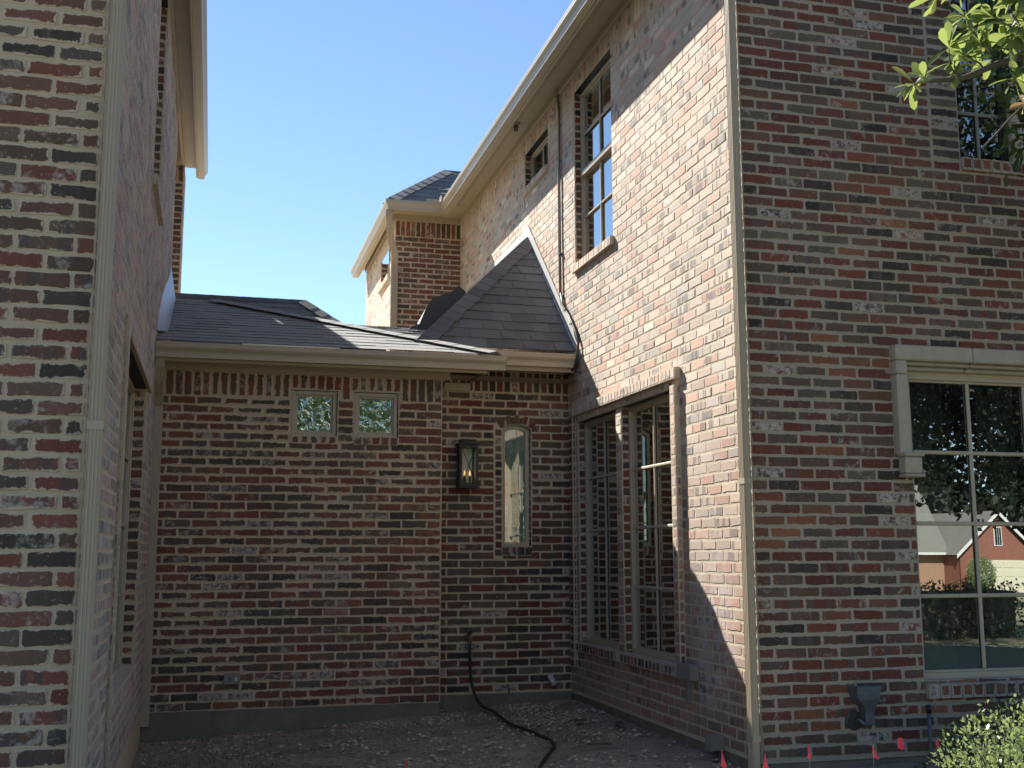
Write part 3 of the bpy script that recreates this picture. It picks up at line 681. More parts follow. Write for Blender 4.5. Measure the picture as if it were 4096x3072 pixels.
# arched window
def arch_pts(dx, zbot, ins, n=9):
    r_ = rad - ins; h_ = hw - ins; a_ = math.asin(min(.99, h_ / r_)); return [(xc - h_, zbot + ins), (xc + h_, zbot + ins)] + [(xc + r_ * math.sin(b), zc0 + r_ * math.cos(b)) for b in [a_ * (1 - 2 * i / n) for i in range(n + 1)]]
o_, i_ = arch_pts(0, az0, .001), arch_pts(0, az0, .036); n_ = len(o_); q = MB()
q.add([(x, D2 + .05, z) for x, z in o_] + [(x, D2 + .05, z) for x, z in i_] + [(x, D2 + .085, z) for x, z in i_], [(i, (i + 1) % n_, n_ + (i + 1) % n_, n_ + i) for i in range(n_)] + [(n_ + i, n_ + (i + 1) % n_, 2 * n_ + (i + 1) % n_, 2 * n_ + i) for i in range(n_)])
AW = obj('window', q, M['frame'], CW)
q = MB(); q.add([(x, D2 + .075, z) for x, z in i_], [tuple(range(n_))]); obj('pane', q, M['glass_arch'], AW)
q = MB(); c8 = [(2.2, D2 + .1, 1.0), (2.8, D2 + .1, 1.0), (2.8, D2 + .9, 1.0), (2.2, D2 + .9, 1.0), (2.2, D2 + .1, 2.4), (2.8, D2 + .1, 2.4), (2.8, D2 + .9, 2.4), (2.2, D2 + .9, 2.4)]
q.add(c8, [(0, 1, 2, 3), (4, 7, 6, 5), (1, 5, 6, 2), (2, 6, 7, 3), (3, 7, 4, 0)]); obj('room', q, M['interior'], AW); drape(frame((2.36, D2, 0), 0), AW, 0, .30, .095, 1.15, 2.3, m='arch_backing', amp=.006, fq=70)  # added sheet behind the pane stands in for its reflection and pale room
rowlocks(cw, (XS + ax0 - .01, D2, 0), 0, ax1 - ax0 + .02, az0 + .002, .082, 'brick_mix', 'mortar_grey', CW, depth=.08, proud=.01, tilt=.1)
fd = MB(); fd.box(XL - .02, D1 + .008, -.6, XS - .004, D1 + .5, -.034); fd.box(XS - .01, D2 + .008, -.6, XR, D2 + .4, -.012); obj('foundation', fd, M['concrete'], CW)
# weep slots
for x in (.41, .59, .95, 1.13, 1.485, 1.66, 2.435):
    y_ = D1 if x < 1.8 else D2
    q = MB(); q.box(x - .004, y_ - .010, -.02, x + .004, y_ - .002, .035); obj('weep_slot', q, M['black_metal'], CW)
# eave trim
board('frieze', CW, (XL, D1 - .022, 2.552), (1.865, D1 - .002, 2.632))
board('soffit', CW, (XL, D1 - .27, 2.628), (2.10, D2 - .002, 2.645))
board('fascia', CW, (XL, D1 - .29, 2.575), (2.115, D1 - .268, 2.70))
board('fascia', CW, (2.095, D1 - .266, 2.575), (2.115, D2 - .003, 2.70))
board('frieze', CW, (1.862, D2 - .024, 2.505), (2.094, D2 - .002, 2.575))
board('frieze', CW, (2.118, D2 - .022, 2.695), (XR - .002, D2 - .002, 2.76))
board('fascia', CW, (2.118, D2 - .235, 2.665), (XR - .03, D2 - .213, 2.80))
board('soffit', CW, (2.118, D2 - .21, 2.757), (XR - .002, D2 - .001, 2.77))
LIPY1, LIPY2 = 8.61, 8.945
gutter('gutter', (XL + .005, LIPY1, 2.707), (2.25, LIPY1, 2.707), (0, -1, 0), CW)
gutter('gutter', (2.12, LIPY2, 2.812), (2.95, LIPY2, 2.812), (0, -1, 0), CW)
downspout([(-.42, 8.70, 2.60), (-.42, 8.71, 2.54), (-.425, 8.78, 2.44), (-.427, 8.90, 2.34), (-.427, 8.955, 2.26), (-.427, 8.955, 2.1), (-.427, 8.955, -.12)], (0, -1, 0), CW, bands=(1.45, .235), w_=.066, d_=.05)
q = MB(); q.box(-.452, 8.934, -.126, -.402, 8.976, -.121); obj('pipe_mouth', q, M['black_metal'], CW)
# roofs
pF = .36; th = math.atan(pF); bud = [235]
y0, z0r = 8.615, 2.716
shingle_face(CW, (XL, y0, z0r), (1, 0, 0), (0, math.cos(th), math.sin(th)), 16, .147, lambda v: (0, 2.19 - XL - v * math.cos(th)), budget=bud, seed=3, th_=.75)
hipA = Vector((2.17, y0 + .02, z0r + .012)); hipB = Vector((2.19 - 2.22, y0 + 2.2, z0r + .36 * 2.2 + .01))
caps(CW, hipA, hipB, (0, -.36, 1), (.36, 0, 1), 17, .12)
caps(CW, (-.05, 10.86, z0r + .36 * 2.215), (XL + .02, 10.9, z0r + .36 * 2.225), (0, -.36, 1), (0, .36, 1), 3, .10)
tR = math.atan(.85)
shingle_face(CW, (XL, 10.95, 3.79 - .85 * .95), (1, 0, 0), (0, math.cos(tR), math.sin(tR)), 9, .138, lambda v: (0, .885 - XL + (11.9 - (10.95 + v * math.cos(tR)))), stuff=True, seed=5)
rk = Vector((.885, 11.9, 3.80)); caps(CW, (XL + .02, 11.9, 3.80), rk, (0, -.85, 1), (0, .85, 1), 8, .07)
caps(CW, rk + Vector((.9, -.9, -.77)), rk, (0, -.85, 1), (.85, 0, 1), 8, .10)
tS = math.atan(.24)
shingle_face(CW, (.4, 9.15, 3.49 - .24 * 2.35), (1, 0, 0), (0, math.cos(tS), math.sin(tS)), 17, .142, lambda v: (max(0, 2.19 - .4 - (9.15 + v * math.cos(tS) - 8.615) - .02), 2.45), stuff=True, seed=8)
# pyramid against the tall wall
pP = .94; tP = math.atan(pP); py0, pz0 = 9.02, 2.845; xb = 1.575; ya, za = 10.53, 2.845 + .94 * 1.51
rowsP = 14; exP = (ya - py0) / math.cos(tP) / rowsP
shingle_face(CW, (xb, py0, pz0), (1, 0, 0), (0, math.cos(tP), math.sin(tP)), rowsP, exP, lambda v: (v * math.cos(tP) * (XR - xb) / (ya - py0), XR - xb - .01), seed=11, budget=[90], tab=(.12, .28), th_=1.5)
pA, pB_ = Vector((xb, py0, pz0 + .01)), Vector((XR - .02, ya, za))
caps(CW, pA, pB_, (0, -.94, 1), (-1.02, 0, 1), 19, .125)
q = MB(); q.quad((xb, py0, pz0), (XR, ya, za), (XR, 12.3, za), (xb, 12.3, pz0)); obj('roof', q, M['shingle'], CW)
def flash(pts, wd, m_, nm='flashing', x=XR - .012):
    q = MB(); n = len(pts); vs = [(x, y, z) for y, z in pts] + [(x, y, z + w_) for (y, z), w_ in zip(pts, wd)] + [(x - .05, y, z - .07) for y, z in pts] + [(x + .006, y, z + w_) for (y, z), w_ in zip(pts, wd)]
    fs = [(i, i + 1, n + i + 1, n + i) for i in range(n - 1)] + [(2 * n + i, 2 * n + i + 1, i + 1, i) for i in range(n - 1)] + [(n + i, n + i + 1, 3 * n + i + 1, 3 * n + i) for i in range(n - 1)]
    q.add(vs, fs); return obj(nm, q, M[m_], CW)
flash([(9.0, 2.84), (9.5, 3.31), (10.0, 3.78), (10.55, 4.29)], [.10, .125, .125, .13], 'flash_white')
flash([(10.55, 4.29), (11.2, 4.30), (11.95, 4.31)], [.11, .08, .06], 'flash_white')
# step flashing bent out of the left wall
q = MB(); pts = [(8.72, 2.80, .0, .02), (8.95, 2.84, .05, .17), (9.3, 2.97, .05, .24), (9.7, 3.12, .045, .26), (10.1, 3.27, .04, .25), (10.5, 3.42, .035, .26), (10.72, 3.50, .03, .30)]
vs = []
for y, z, o2, h_ in pts: vs += [(XL + .002, y, z + h_), (XL + .012 + o2 * .4, y + .01, z + h_ * .55 + .012 * math.sin(y * 17)), (XL + .02 + o2, y + .03, z + .01)]
q.add(vs, [(3 * i + k, 3 * i + 3 + k, 3 * i + 4 + k, 3 * i + 1 + k) for i in range(len(pts) - 1) for k in (0, 1)]); obj('flashing', q, M['lead'], CW, smooth=True)
# pale metal cricket behind the pyramid; front face painted dark for its shade
prof = [(1.86, 3.38), (1.90, 3.43), (1.985, 3.47), (2.02, 3.56), (2.05, 3.63), (2.115, 3.735), (2.25, 3.80), (2.325, 3.825), (2.395, 3.895), (2.475, 3.83), (2.44, 3.76), (2.46, 3.3), (1.86, 3.3)]
q = MB(); n_ = len(prof); q.add([(x, 11.15, z) for x, z in prof] + [(x + .06, 11.9, z + .02) for x, z in prof], [tuple(range(n_))[::-1]] + [(i, (i + 1) % n_, n_ + (i + 1) % n_, n_ + i) for i in range(n_)])
q.mi = [1] + [0] * n_
obj('roof_flashing', q, [M['flash_white'], M['cable']], CW)
q = MB(); q.quad((XL, 9.0, 2.6), (XR, 9.0, 2.6), (XR, 12.8, 2.6), (XL, 12.8, 2.6)); obj('ceiling', q, M['trim'], CW)

# =================================================================== RIGHT WING
RW = thing('brick_house', 'two-storey brick wing on the right with a sunlit side wall and far bay', 'house'); rw = Wing(RW)
# side wall faces -X; u runs from far (y=13.78) to near
def uy(y): return YB - y
o1, o2 = (uy(9.03), uy(8.105), .42, 2.235), (uy(7.985), uy(7.04), .42, 2.235)
oU, oS = (uy(9.05), uy(8.10), 3.60, 5.19), (uy(10.68), uy(9.86), 4.81, 5.19)
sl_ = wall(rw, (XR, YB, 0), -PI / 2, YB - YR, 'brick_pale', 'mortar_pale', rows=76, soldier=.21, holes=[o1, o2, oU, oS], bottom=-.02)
for h in (o1, o2, oU, oS):
    z0_, z1_ = h[2], h[3]; n_ = max(1, round((z1_ - z0_) / COURSE))
    for uu, ang in ((h[0], 0), (h[1], PI)):
        yy = YB - uu
        Ox = (XR, yy, z0_) if ang == 0 else (XR + .115, yy, z0_)
        wall(rw, Ox, ang, .115, 'brick_mix' if ang == 0 else 'brick_pale', 'mortar', z0=0, rows=n_, course=(z1_ - z0_) / n_, mod=.3, name='jamb')
    q = MB(); q.box(XR + .003, YB - h[1], z1_, XR + .17, YB - h[0], z1_ + .012); obj('lintel', q, M['black_metal'], RW)
for h in (o1, o2):
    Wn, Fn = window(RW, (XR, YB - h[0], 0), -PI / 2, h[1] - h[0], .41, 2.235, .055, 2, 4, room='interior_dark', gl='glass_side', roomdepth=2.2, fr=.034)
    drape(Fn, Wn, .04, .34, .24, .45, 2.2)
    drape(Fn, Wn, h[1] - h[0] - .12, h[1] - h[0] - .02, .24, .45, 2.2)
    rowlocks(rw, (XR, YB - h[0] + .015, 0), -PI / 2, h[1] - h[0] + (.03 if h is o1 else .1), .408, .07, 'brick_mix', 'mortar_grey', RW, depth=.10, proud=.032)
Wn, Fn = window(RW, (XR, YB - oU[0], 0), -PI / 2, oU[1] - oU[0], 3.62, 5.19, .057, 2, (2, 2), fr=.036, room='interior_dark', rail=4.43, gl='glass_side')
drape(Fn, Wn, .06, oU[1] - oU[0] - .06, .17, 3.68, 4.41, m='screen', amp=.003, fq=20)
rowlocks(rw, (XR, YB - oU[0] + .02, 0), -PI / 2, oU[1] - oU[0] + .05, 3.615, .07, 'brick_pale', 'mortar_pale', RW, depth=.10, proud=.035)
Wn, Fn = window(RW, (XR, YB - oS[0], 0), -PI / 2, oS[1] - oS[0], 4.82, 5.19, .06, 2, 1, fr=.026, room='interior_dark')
rowlocks(rw, (XR, YB - oS[0] + .04, 0), -PI / 2, oS[1] - oS[0] + .06, 4.815, .07, 'brick_pale', 'mortar_pale', RW, depth=.10, proud=.035)
# raised surround of the two lower windows
band(rw, RW, (XR, 9.13, 0), -PI / 2, 9.13 - 6.845, 2.29, .075, 'brick_pale', 'mortar_pale', proud=.045)
band(rw, RW, (XR, 9.05, 0), -PI / 2, 9.05 - 6.95, 2.237, .05, 'brick_pale', 'mortar_pale', proud=.016)
strip(rw, RW, (XR, 6.94, 0), -PI / 2, .075, .42, 27, 'brick_pale', 'mortar_pale', proud=.042)
strip(rw, RW, (XR, 9.20, 0), -PI / 2, .10, .20, 31, 'brick_mix', 'mortar', proud=.030)
# near face, facing -Y
stO = (3.93 - XR, 5.95 - XR, 1.70, 2.378); wO = (4.05 - XR, 5.83 - XR, .40, 2.30); uW = (4.515 - XR, 5.45 - XR, 3.62, 5.2)
wall(rw, (XR, YR, 0), 0, 4.2, 'brick_mix', 'mortar_grey', rows=76, soldier=.21, half0=1, holes=[wO, stO, uW], bottom=-.02, stack=[(4.305 - XR, 4.515 - XR, 3.60, 5.14)])
fd = MB(); fd.box(XR + .008, YR + .008, -.6, 7.2, YR + .4, -.024); fd.box(XR + .008, YR + .4, -.6, XR + .4, YB, -.024); fd.box(XB, YB + .008, -.6, XR + .4, 17, -.02); obj('foundation', fd, M['concrete'], RW)
# big window
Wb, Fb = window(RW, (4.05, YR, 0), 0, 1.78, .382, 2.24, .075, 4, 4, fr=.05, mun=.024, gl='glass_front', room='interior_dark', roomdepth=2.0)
drape(Fb, Wb, .05, .42, .30, .42, 2.2, taper=.0, m='curtain', amp=.03, fq=45)
drape(Fb, Wb, .72, .98, .34, .42, 2.2, m='curtain', amp=.03, fq=45)
for yy, ang in ((4.05, 'l'),):
    wall(rw, (4.05, YR, .40), PI / 2, .075, 'brick_mix', 'mortar_grey', z0=0, rows=19, mod=.3, name='jamb')
rowlocks(rw, (4.045, YR, 0), 0, 1.8, .385, .085, 'brick_mix', 'mortar_grey', RW, depth=.075, proud=.035, wdt=.075, tilt=.3)
# permit taped inside the big window
pq = MB(); pq.box(4.118, YR + .107, 1.352, 4.385, YR + .1075, 1.545); obj('tape', pq, M['tape'], Wb)
pq = MB(); pq.box(4.130, YR + .1055, 1.358, 4.373, YR + .1065, 1.535); PM = obj('permit_sheet', pq, M['paper'], Wb)
def text(s_, x, z, size, y=YR + .1045, parent=None, name='lettering'):
    c = bpy.data.curves.new(name, 'FONT'); c.body = s_; c.size = size; c.extrude = 0
    o = bpy.data.objects.new('tmp', c); COL.objects.link(o); dg = bpy.context.evaluated_depsgraph_get(); me = bpy.data.meshes.new_from_object(o.evaluated_get(dg)); bpy.data.objects.remove(o)
    me.materials.clear(); me.materials.append(M['ink'])
    q = link(name, me, parent); q.matrix_world = Matrix.Translation((x, y, z)) @ Matrix.Rotation(PI / 2, 4, 'X')
    return q
t1 = text('BUILDING PERMIT', 4.212, 1.512, .0165, parent=PM); t2 = text('BUILDING PERMIT LOT', 4.262, 1.490, .010, parent=PM)
pq = MB()
for i in range(7): pq.box(4.15, YR + .1046, 1.475 - i * .016, 4.15 + .2 - (i % 3) * .02, YR + .1049, 1.4762 - i * .016)
obj('lettering', pq, M['ink'], PM)
# cast stone surround with label stops
def stone(nm, *b):
    return board(nm, RW, b[0:3], b[3:6], 'stone', .008)
HX = 4.475
stone('stone', 3.935, YR - .055, 2.285, HX, YR + .02, 2.378); stone('stone', HX + .004, YR - .055, 2.285, 5.16, YR + .02, 2.378); stone('stone', 5.164, YR - .055, 2.285, 5.945, YR + .02, 2.378)
stone('stone', 3.935, YR - .053, 2.200, 4.012, YR + .02, 2.283); stone('stone', 3.935, YR - .053, 1.715, 4.012, YR + .02, 2.197); stone('stone', 5.87, YR - .053, 1.715, 5.945, YR + .02, 2.283)
stone('stone', 4.014, YR - .018, 2.262, HX, YR + .06, 2.283); stone('stone', HX + .004, YR - .018, 2.262, 5.868, YR + .06, 2.283)
stone('stone', 4.026, YR + .020, 2.236, HX - .01, YR + .09, 2.260); stone('stone', HX - .006, YR + .020, 2.236, 5.85, YR + .09, 2.260)
stone('stone', 4.014, YR - .018, 1.70, 4.034, YR + .06, 2.260); stone('stone', 5.848, YR - .018, 1.70, 5.866, YR + .06, 2.260)
for x_ in (3.945, 5.845):
    stone('label_stop', x_ + .006, YR - .072, 1.60, x_ + .122, YR + .02, 1.70); stone('label_stop', x_, YR - .085, 1.702, x_ + .135, YR + .02, 1.722); stone('label_stop', x_ - .002, YR - .078, 1.580, x_ + .137, YR + .02, 1.598)
# upper front window pair
Wu, Fu = window(RW, (4.515, YR, 0), 0, .43, 3.62, 5.2, .075, 2, 5, fr=.03, room='interior_dark', gl='glass_front', fm='frame_white')
bpy.data.objects[Wu.name].data.materials[0] = M['interior_dark']
for c_ in Wu.children:
    if c_.name.startswith('muntin'): c_.data.materials[0] = M['interior']
Wv, Fv = window(RW, (5.03, YR, 0), 0, .42, 3.62, 5.2, .075, 2, 5, fr=.03, room='interior_dark', gl='glass_front')
board('mullion', RW, (4.947, YR + .03, 3.6), (5.028, YR + .13, 5.2), 'frame', .01)
rowlocks(rw, (4.515, YR, 0), 0, .935, 3.622, .085, 'brick_mix', 'mortar_grey', RW, depth=.075, proud=.02, wdt=.07)
wall(rw, (4.515, YR, 3.62), PI / 2, .075, 'brick_mix', 'mortar_grey', z0=0, rows=23, mod=.3, name='jamb')
# bay
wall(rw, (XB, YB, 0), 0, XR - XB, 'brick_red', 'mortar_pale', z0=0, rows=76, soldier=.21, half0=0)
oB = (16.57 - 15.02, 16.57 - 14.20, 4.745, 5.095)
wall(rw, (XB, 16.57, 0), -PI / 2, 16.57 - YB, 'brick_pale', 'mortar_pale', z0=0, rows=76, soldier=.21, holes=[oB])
for uu, ang in ((oB[0], 0), (oB[1], PI)):
    yy = 16.57 - uu; wall(rw, (XB if ang == 0 else XB + .1, yy, oB[2]), ang, .1, 'brick_red', 'mortar', z0=0, rows=5, course=.07, mod=.3, name='jamb')
window(RW, (XB, 15.02, 0), -PI / 2, .82, 4.75, 5.095, .1, 1, 1, fr=.05, room='interior_dark', gl='glass_dim')
rowlocks(rw, (XB, 15.08, 0), -PI / 2, .92, 4.745, .07, 'brick_pale', 'mortar_pale', RW, depth=.1, proud=.04)
q = MB(); q.quad((XB, 16.57, 0), (XB, 16.57, 5.36), (7, 16.57, 5.36), (7, 16.57, 0)); q.quad((7.185, YR, 0), (7.185, 16.57, 0), (7.185, 16.57, 5.36), (7.185, YR, 5.36)); obj('back_wall', q, M['mortar'], RW)
# eaves
XG, ZG, YG, XGB = 2.585, 5.415, 13.12, 1.905
board('frieze', RW, (XR - .022, 5.5, 5.352), (XR + .01, YB + .03, 5.44)); board('frieze', RW, (XB - .022, YB - .024, 5.352), (XR - .024, YB - .002, 5.44)); board('frieze', RW, (XB - .022, YB - .001, 5.352), (XB - .002, 16.6, 5.44))
m, t, p, o = mat('vented_soffit'); P = pos(t); s = N(t, 'ShaderNodeSeparateXYZ'); t.links.new(P, s.inputs[0])
hx = mth(t, 'SINE', mth(t, 'MULTIPLY', s.outputs[0], 420)); hy = mth(t, 'SINE', mth(t, 'MULTIPLY', s.outputs[1], 420))
hole = mth(t, 'MULTIPLY', rng(t, mth(t, 'MULTIPLY', hx, hy), .25, .5), mth(t, 'MULTIPLY', rng(t, s.outputs[0], 2.74, 2.745, 0, 1), rng(t, s.outputs[0], 2.835, 2.84, 1, 0)))
t.links.new(mix(t, mth(t, 'MULTIPLY', hole, .85), (.47, .39, .275), (.07, .06, .04)), p.inputs['Base Color']); p.inputs['Roughness'].default_value = .6; M['soffit'] = m
board('soffit', RW, (XG + .11, 5.5, 5.425), (XR + .1, 9.3, 5.44), 'soffit'); board('soffit', RW, (XG + .11, 9.303, 5.425), (XR + .1, YG + .105, 5.44), 'soffit')
board('soffit', RW, (XGB + .11, YG + .108, 5.425), (XR + .1, YB + .05, 5.44), 'trim'); board('soffit', RW, (XGB + .11, YB + .052, 5.425), (XB + .1, 16.75, 5.44), 'trim')
board('fascia', RW, (XG + .108, 5.5, 5.295), (XG + .13, YG + .105, 5.45)); board('fascia', RW, (XGB + .108, YG + .108, 5.295), (XG + .13, YG + .13, 5.45)); board('fascia', RW, (XGB + .108, YG + .132, 5.295), (XGB + .13, 16.72, 5.45))
board('fascia', RW, (XG + .135, YG - .02 + .0, 5.33), (XG + .155, YG + .1, 5.42))
gutter('gutter', (XG, 5.4, ZG), (XG, YG, ZG), (-1, 0, 0), RW, mitre1=-1, caps=False)
gutter('gutter', (XG, YG, ZG), (XGB, YG, ZG), (0, -1, 0), RW, mitre0=1, mitre1=1, caps=False)
gutter('gutter', (XGB, YG, ZG), (XGB, 16.75, ZG), (-1, 0, 0), RW, mitre0=-1, caps=True)
q = MB(); q.box(XG - .16, YG + .04, ZG - .01, XG - .02, YG + .045, ZG + .05); q.box(XG - .015, YG - .12, ZG - .01, XG - .010, YG + .0, ZG + .06); obj('splash_guard', q, M['metal_paint'], RW)
# roof planes
t8 = math.atan(.85); rz = 5.43
def limb(v):
    y = v * math.cos(t8); return (y, 3.2)
shingle_face(RW, (XGB + .05, YG + .06, rz), (1, 0, 0), (0, math.cos(t8), math.sin(t8)), 8, .142, limb, seed=21)
caps(RW, (XGB + .06, YG + .07, rz + .01), (XGB + .06 + .85, YG + .92, rz + .85 * .85), (0, -.85, 1), (-.85, 0, 1), 9, .12)
ys_ = YG + .06 + 8 * .142 * math.cos(t8)
caps(RW, (XGB + .9, YG + .91, rz + .715), (XGB + 3, YG + .91, rz + .72), (0, -.85, 1), (0, .85, 1), 10, .1)
q = MB(); q.quad((XGB + .05, YG + .06, rz), (XGB + .9, YG + .9, rz + .71), (XGB + .9, 16.6, rz + .71), (XGB + .05, 16.8, rz)); q.quad((XG + .08, 5.4, rz), (XG + .08, YG + .2, rz), (5.0, YG + .2, rz + 1.9), (5.0, 5.4, rz + 1.9)); q.quad((5, 5.4, rz + 1.9), (5, YG, rz + 1.9), (7.5, YG, rz), (7.5, 5.4, rz)); obj('roof', q, M['shingle'], RW)
board('soffit', RW, (XR + .1, 5.5, 5.425), (7.3, YR + .02, 5.44)); board('fascia', RW, (XG + .13, 5.478, 5.295), (7.3, 5.498, 5.45))
# downspouts
downspout([(XR - .060, YR - .035, 5.3), (XR - .060, YR - .035, -.15)], (-1, 0, 0), RW, bands=(1.54, .13), w_=.07, d_=.042)
downspout([(XGB + .06, YG + .1, 5.31), (XGB + .06, YG + .11, 5.24), (XGB + .08, YG + .2, 5.12), (XGB + .14, YG + .42, 5.00), (XB - .03, YB - .14, 4.90), (XB - .015, YB - .055, 4.78), (XB - .012, YB - .035, 4.6), (XB - .012, YB - .035, 2.6)], (0, -1, 0), RW, bands=(), w_=.085, d_=.06)
# conduit down the side wall
def tube_obj(nm, pts, r, m_, parent=None, n=8, **k):
    q = MB(); q.tube(pts, r, n); return obj(nm, q, M[m_], parent, smooth=True, **k)
CB = thing('conduit', 'grey conduit and black cable running down the sunlit side wall beside the tall upper window', 'conduit')
cd = [(9.50, 5.43), (9.49, 5.3), (9.455, 5.2), (9.46, 4.5), (9.455, 3.8), (9.447, 3.45), (9.40, 3.34), (9.205, 3.19), (9.04, 3.03), (8.965, 2.93)]
tube_obj('pipe', [(XR - .022, y, z) for y, z in cd], .010, 'metal_paint', CB)
tube_obj('cable', [(XR - .02, y - .028, z) for y, z in cd[5:]] + [(XR - .03, 8.93, 2.80), (XR - .04, 8.955, 2.72), (XR - .05, 9.08, 2.67), (XR - .06, 9.2, 2.66)], .011, 'cable', CB)
tube_obj('cable', [(XR - .018, y - .03, z) for y, z in cd[:6]], .006, 'cable', CB)
for y, z in ((9.44, 3.82), (9.3, 3.27), (9.12, 3.11), (8.95, 2.66)):
    q = MB(); q.box(XR - .034, y - .03, z - .006, XR - .002, y + .02, z + .006); obj('clip', q, M['zinc'], CB)
lw.flush(); cw.flush(); rw.flush()

# =================================================================== small things
def lathe(prof, c, n=16, axis='z'):
    mb = MB(); vs = []
    for r_, h_ in prof:
        for j in range(n):
            a = 2 * PI * j / n; x, y = r_ * math.cos(a), r_ * math.sin(a)
            vs.append({'z': (x, y, h_), 'y': (x, h_, y), 'x': (h_, x, y)}[axis])
    vs = [Vector(v_) + Vector(c) for v_ in vs]; m_ = len(prof)
    mb.add(vs, [(i * n + j, i * n + (j + 1) % n, (i + 1) * n + (j + 1) % n, (i + 1) * n + j) for i in range(m_ - 1) for j in range(n)] + [tuple(range(n)), tuple((m_ - 1) * n + j for j in range(n))])
    return mb
# wall lantern
LN = thing('wall_lantern', 'black metal wall lantern with crossed bars beside the arched window', 'lantern', loc=(2.05, D2, 1.67))
lx, ly, lz = 2.055, D2 - .085, 1.67
def lb(nm, x0, y0, z0_, x1, y1, z1_, m_='black_metal', bev=.002):
    q = MB(); q.box(lx + x0, ly + y0, z0_, lx + x1, ly + y1, z1_); o = obj(nm, q, M[m_]); o.parent = LN; o.matrix_parent_inverse = Matrix.Translation(LN.location).inverted(); bevel(o, bev); return o
lb('cap', -.082, -.075, 2.015, .082, .075, 2.035); lb('cap', -.090, -.082, 2.036, .090, .08, 2.048); lb('cap', -.060, -.055, 2.049, .060, .055, 2.074); lb('cap', -.066, -.06, 2.0745, .066, .06, 2.082)
lb('base', -.088, -.08, 1.672, .088, .08, 1.684); lb('base', -.080, -.072, 1.6845, .080, .072, 1.712); lb('backplate', -.06, .066, 1.69, .06, .083, 2.05)
for sx in (-1, 1):
    for sy_ in (-1, 1): lb('post', sx * .068 - .009, sy_ * .062 - .008, 1.712, sx * .068 + .009, sy_ * .062 + .008, 2.015, bev=.001)
for sgn in (-1, 1):
    for face, fn in (('f', lambda a: (lx + a * .060, ly - .064)), ('s', lambda a: (lx - .070, ly + a * .055))):
        a_, b_ = fn(-1), fn(1); z_a, z_b = (1.714, 2.012) if sgn > 0 else (2.012, 1.714)
        o = tube_obj('cross_bar', [(a_[0], a_[1], z_a), (b_[0], b_[1], z_b)], .003, 'black_metal', n=6); o.parent = LN; o.matrix_parent_inverse = Matrix.Translation(LN.location).inverted()
for nm, q4 in (('f', ((-.06, -.058), (.06, -.058))), ('l', ((-.064, -.055), (-.064, .055))), ('r', ((.064, -.055), (.064, .055)))):
    q = MB(); (x0, y0_), (x1, y1_) = q4; q.quad((lx + x0, ly + y0_, 1.712), (lx + x1, ly + y1_, 1.712), (lx + x1, ly + y1_, 2.015), (lx + x0, ly + y0_, 2.015)); o = obj('pane', q, M['glass_lamp']); o.parent = LN; o.matrix_parent_inverse = Matrix.Translation(LN.location).inverted()
q = MB(); q.quad((lx - .055, ly + .060, 1.72), (lx + .055, ly + .060, 1.72), (lx + .055, ly + .060, 2.01), (lx - .055, ly + .060, 2.01))
mm_, t, p, o = mat('painted_reflection'); p.inputs['Metallic'].default_value = .0; p.inputs['Roughness'].default_value = .25; p.inputs['Base Color'].default_value = (.95, .92, .82, 1)  # bright reflection put into the plate's cream colour, not a mirror
o = obj('reflector', q, mm_); o.parent = LN; o.matrix_parent_inverse = Matrix.Translation(LN.location).inverted()
for dx in (-.022, .022):
    o = obj('candle', lathe([(.010, 1.712), (.010, 1.775), (.006, 1.777)], (lx + dx, ly, 0), 10), M['black_metal']); o.parent = LN; o.matrix_parent_inverse = Matrix.Translation(LN.location).inverted()
    o = obj('bulb', lathe([(.004, 1.777), (.009, 1.79), (.008, 1.805), (.002, 1.825)], (lx + dx, ly, 0), 10), M['glow'], smooth=True); o.parent = LN; o.matrix_parent_inverse = Matrix.Translation(LN.location).inverted()
# spigot and hose
SG = thing('garden_tap', 'small brass garden tap on the set-back wall with a hose screwed on', 'tap')
obj('flange', lathe([(.028, -.002), (.028, -.012), (.018, -.014)], (2.085, D2, .47), 14, 'y'), M['brass'], SG)
tube_obj('spout', [(2.085, D2 - .01, .47), (2.085, D2 - .05, .47), (2.083, D2 - .075, .455), (2.082, D2 - .08, .43)], .013, 'brass', SG)
obj('wheel_handle', lathe([(.006, -.06), (.024, -.062), (.026, -.066), (.024, -.070), (.006, -.072)], (2.088, D2, .505), 12, 'y'), M['black_metal'], SG)
def catmull(P, k=8):
    P = [Vector(q) for q in P]; P = [P[0] * 2 - P[1]] + P + [P[-1] * 2 - P[-2]]; out_ = []
    for i in range(1, len(P) - 2):
        for j in range(k):
            t_ = j / k; out_.append(.5 * ((2 * P[i]) + (P[i + 1] - P[i - 1]) * t_ + (2 * P[i - 1] - 5 * P[i] + 4 * P[i + 1] - P[i + 2]) * t_ ** 2 + (3 * P[i] - P[i - 1] - 3 * P[i + 1] + P[i + 2]) * t_ ** 3))
    out_.append(P[-2]); return out_
hz = lambda x, y: gz(x, y) + .02
hp = [(2.082, D2 - .08, .42), (2.083, D2 - .085, .33), (2.093, 9.2, .17), (2.115, 9.17, .02), (2.15, 9.02, -.075), (2.175, 8.75, hz(2.17, 8.7) + .02), (2.172, 8.24, hz(2.17, 8.2)), (2.21, 7.92, hz(2.2, 7.9)), (2.232, 7.6, hz(2.2, 7.6)), (2.238, 7.42, hz(2.2, 7.4)), (2.20, 7.22, hz(2.2, 7.3)), (2.11, 7.02, hz(2.1, 7)), (1.965, 6.71, hz(1.9, 6.7)), (1.8, 6.3, hz(1.8, 6.3)), (1.6, 5.9, hz(1.6, 5.9))]
HS = thing('garden_hose', 'dark green garden hose hanging from the wall tap and lying across the bare soil', 'hose')
tube_obj('hose', catmull(hp), .0125, 'dark_rubber', HS, n=10)
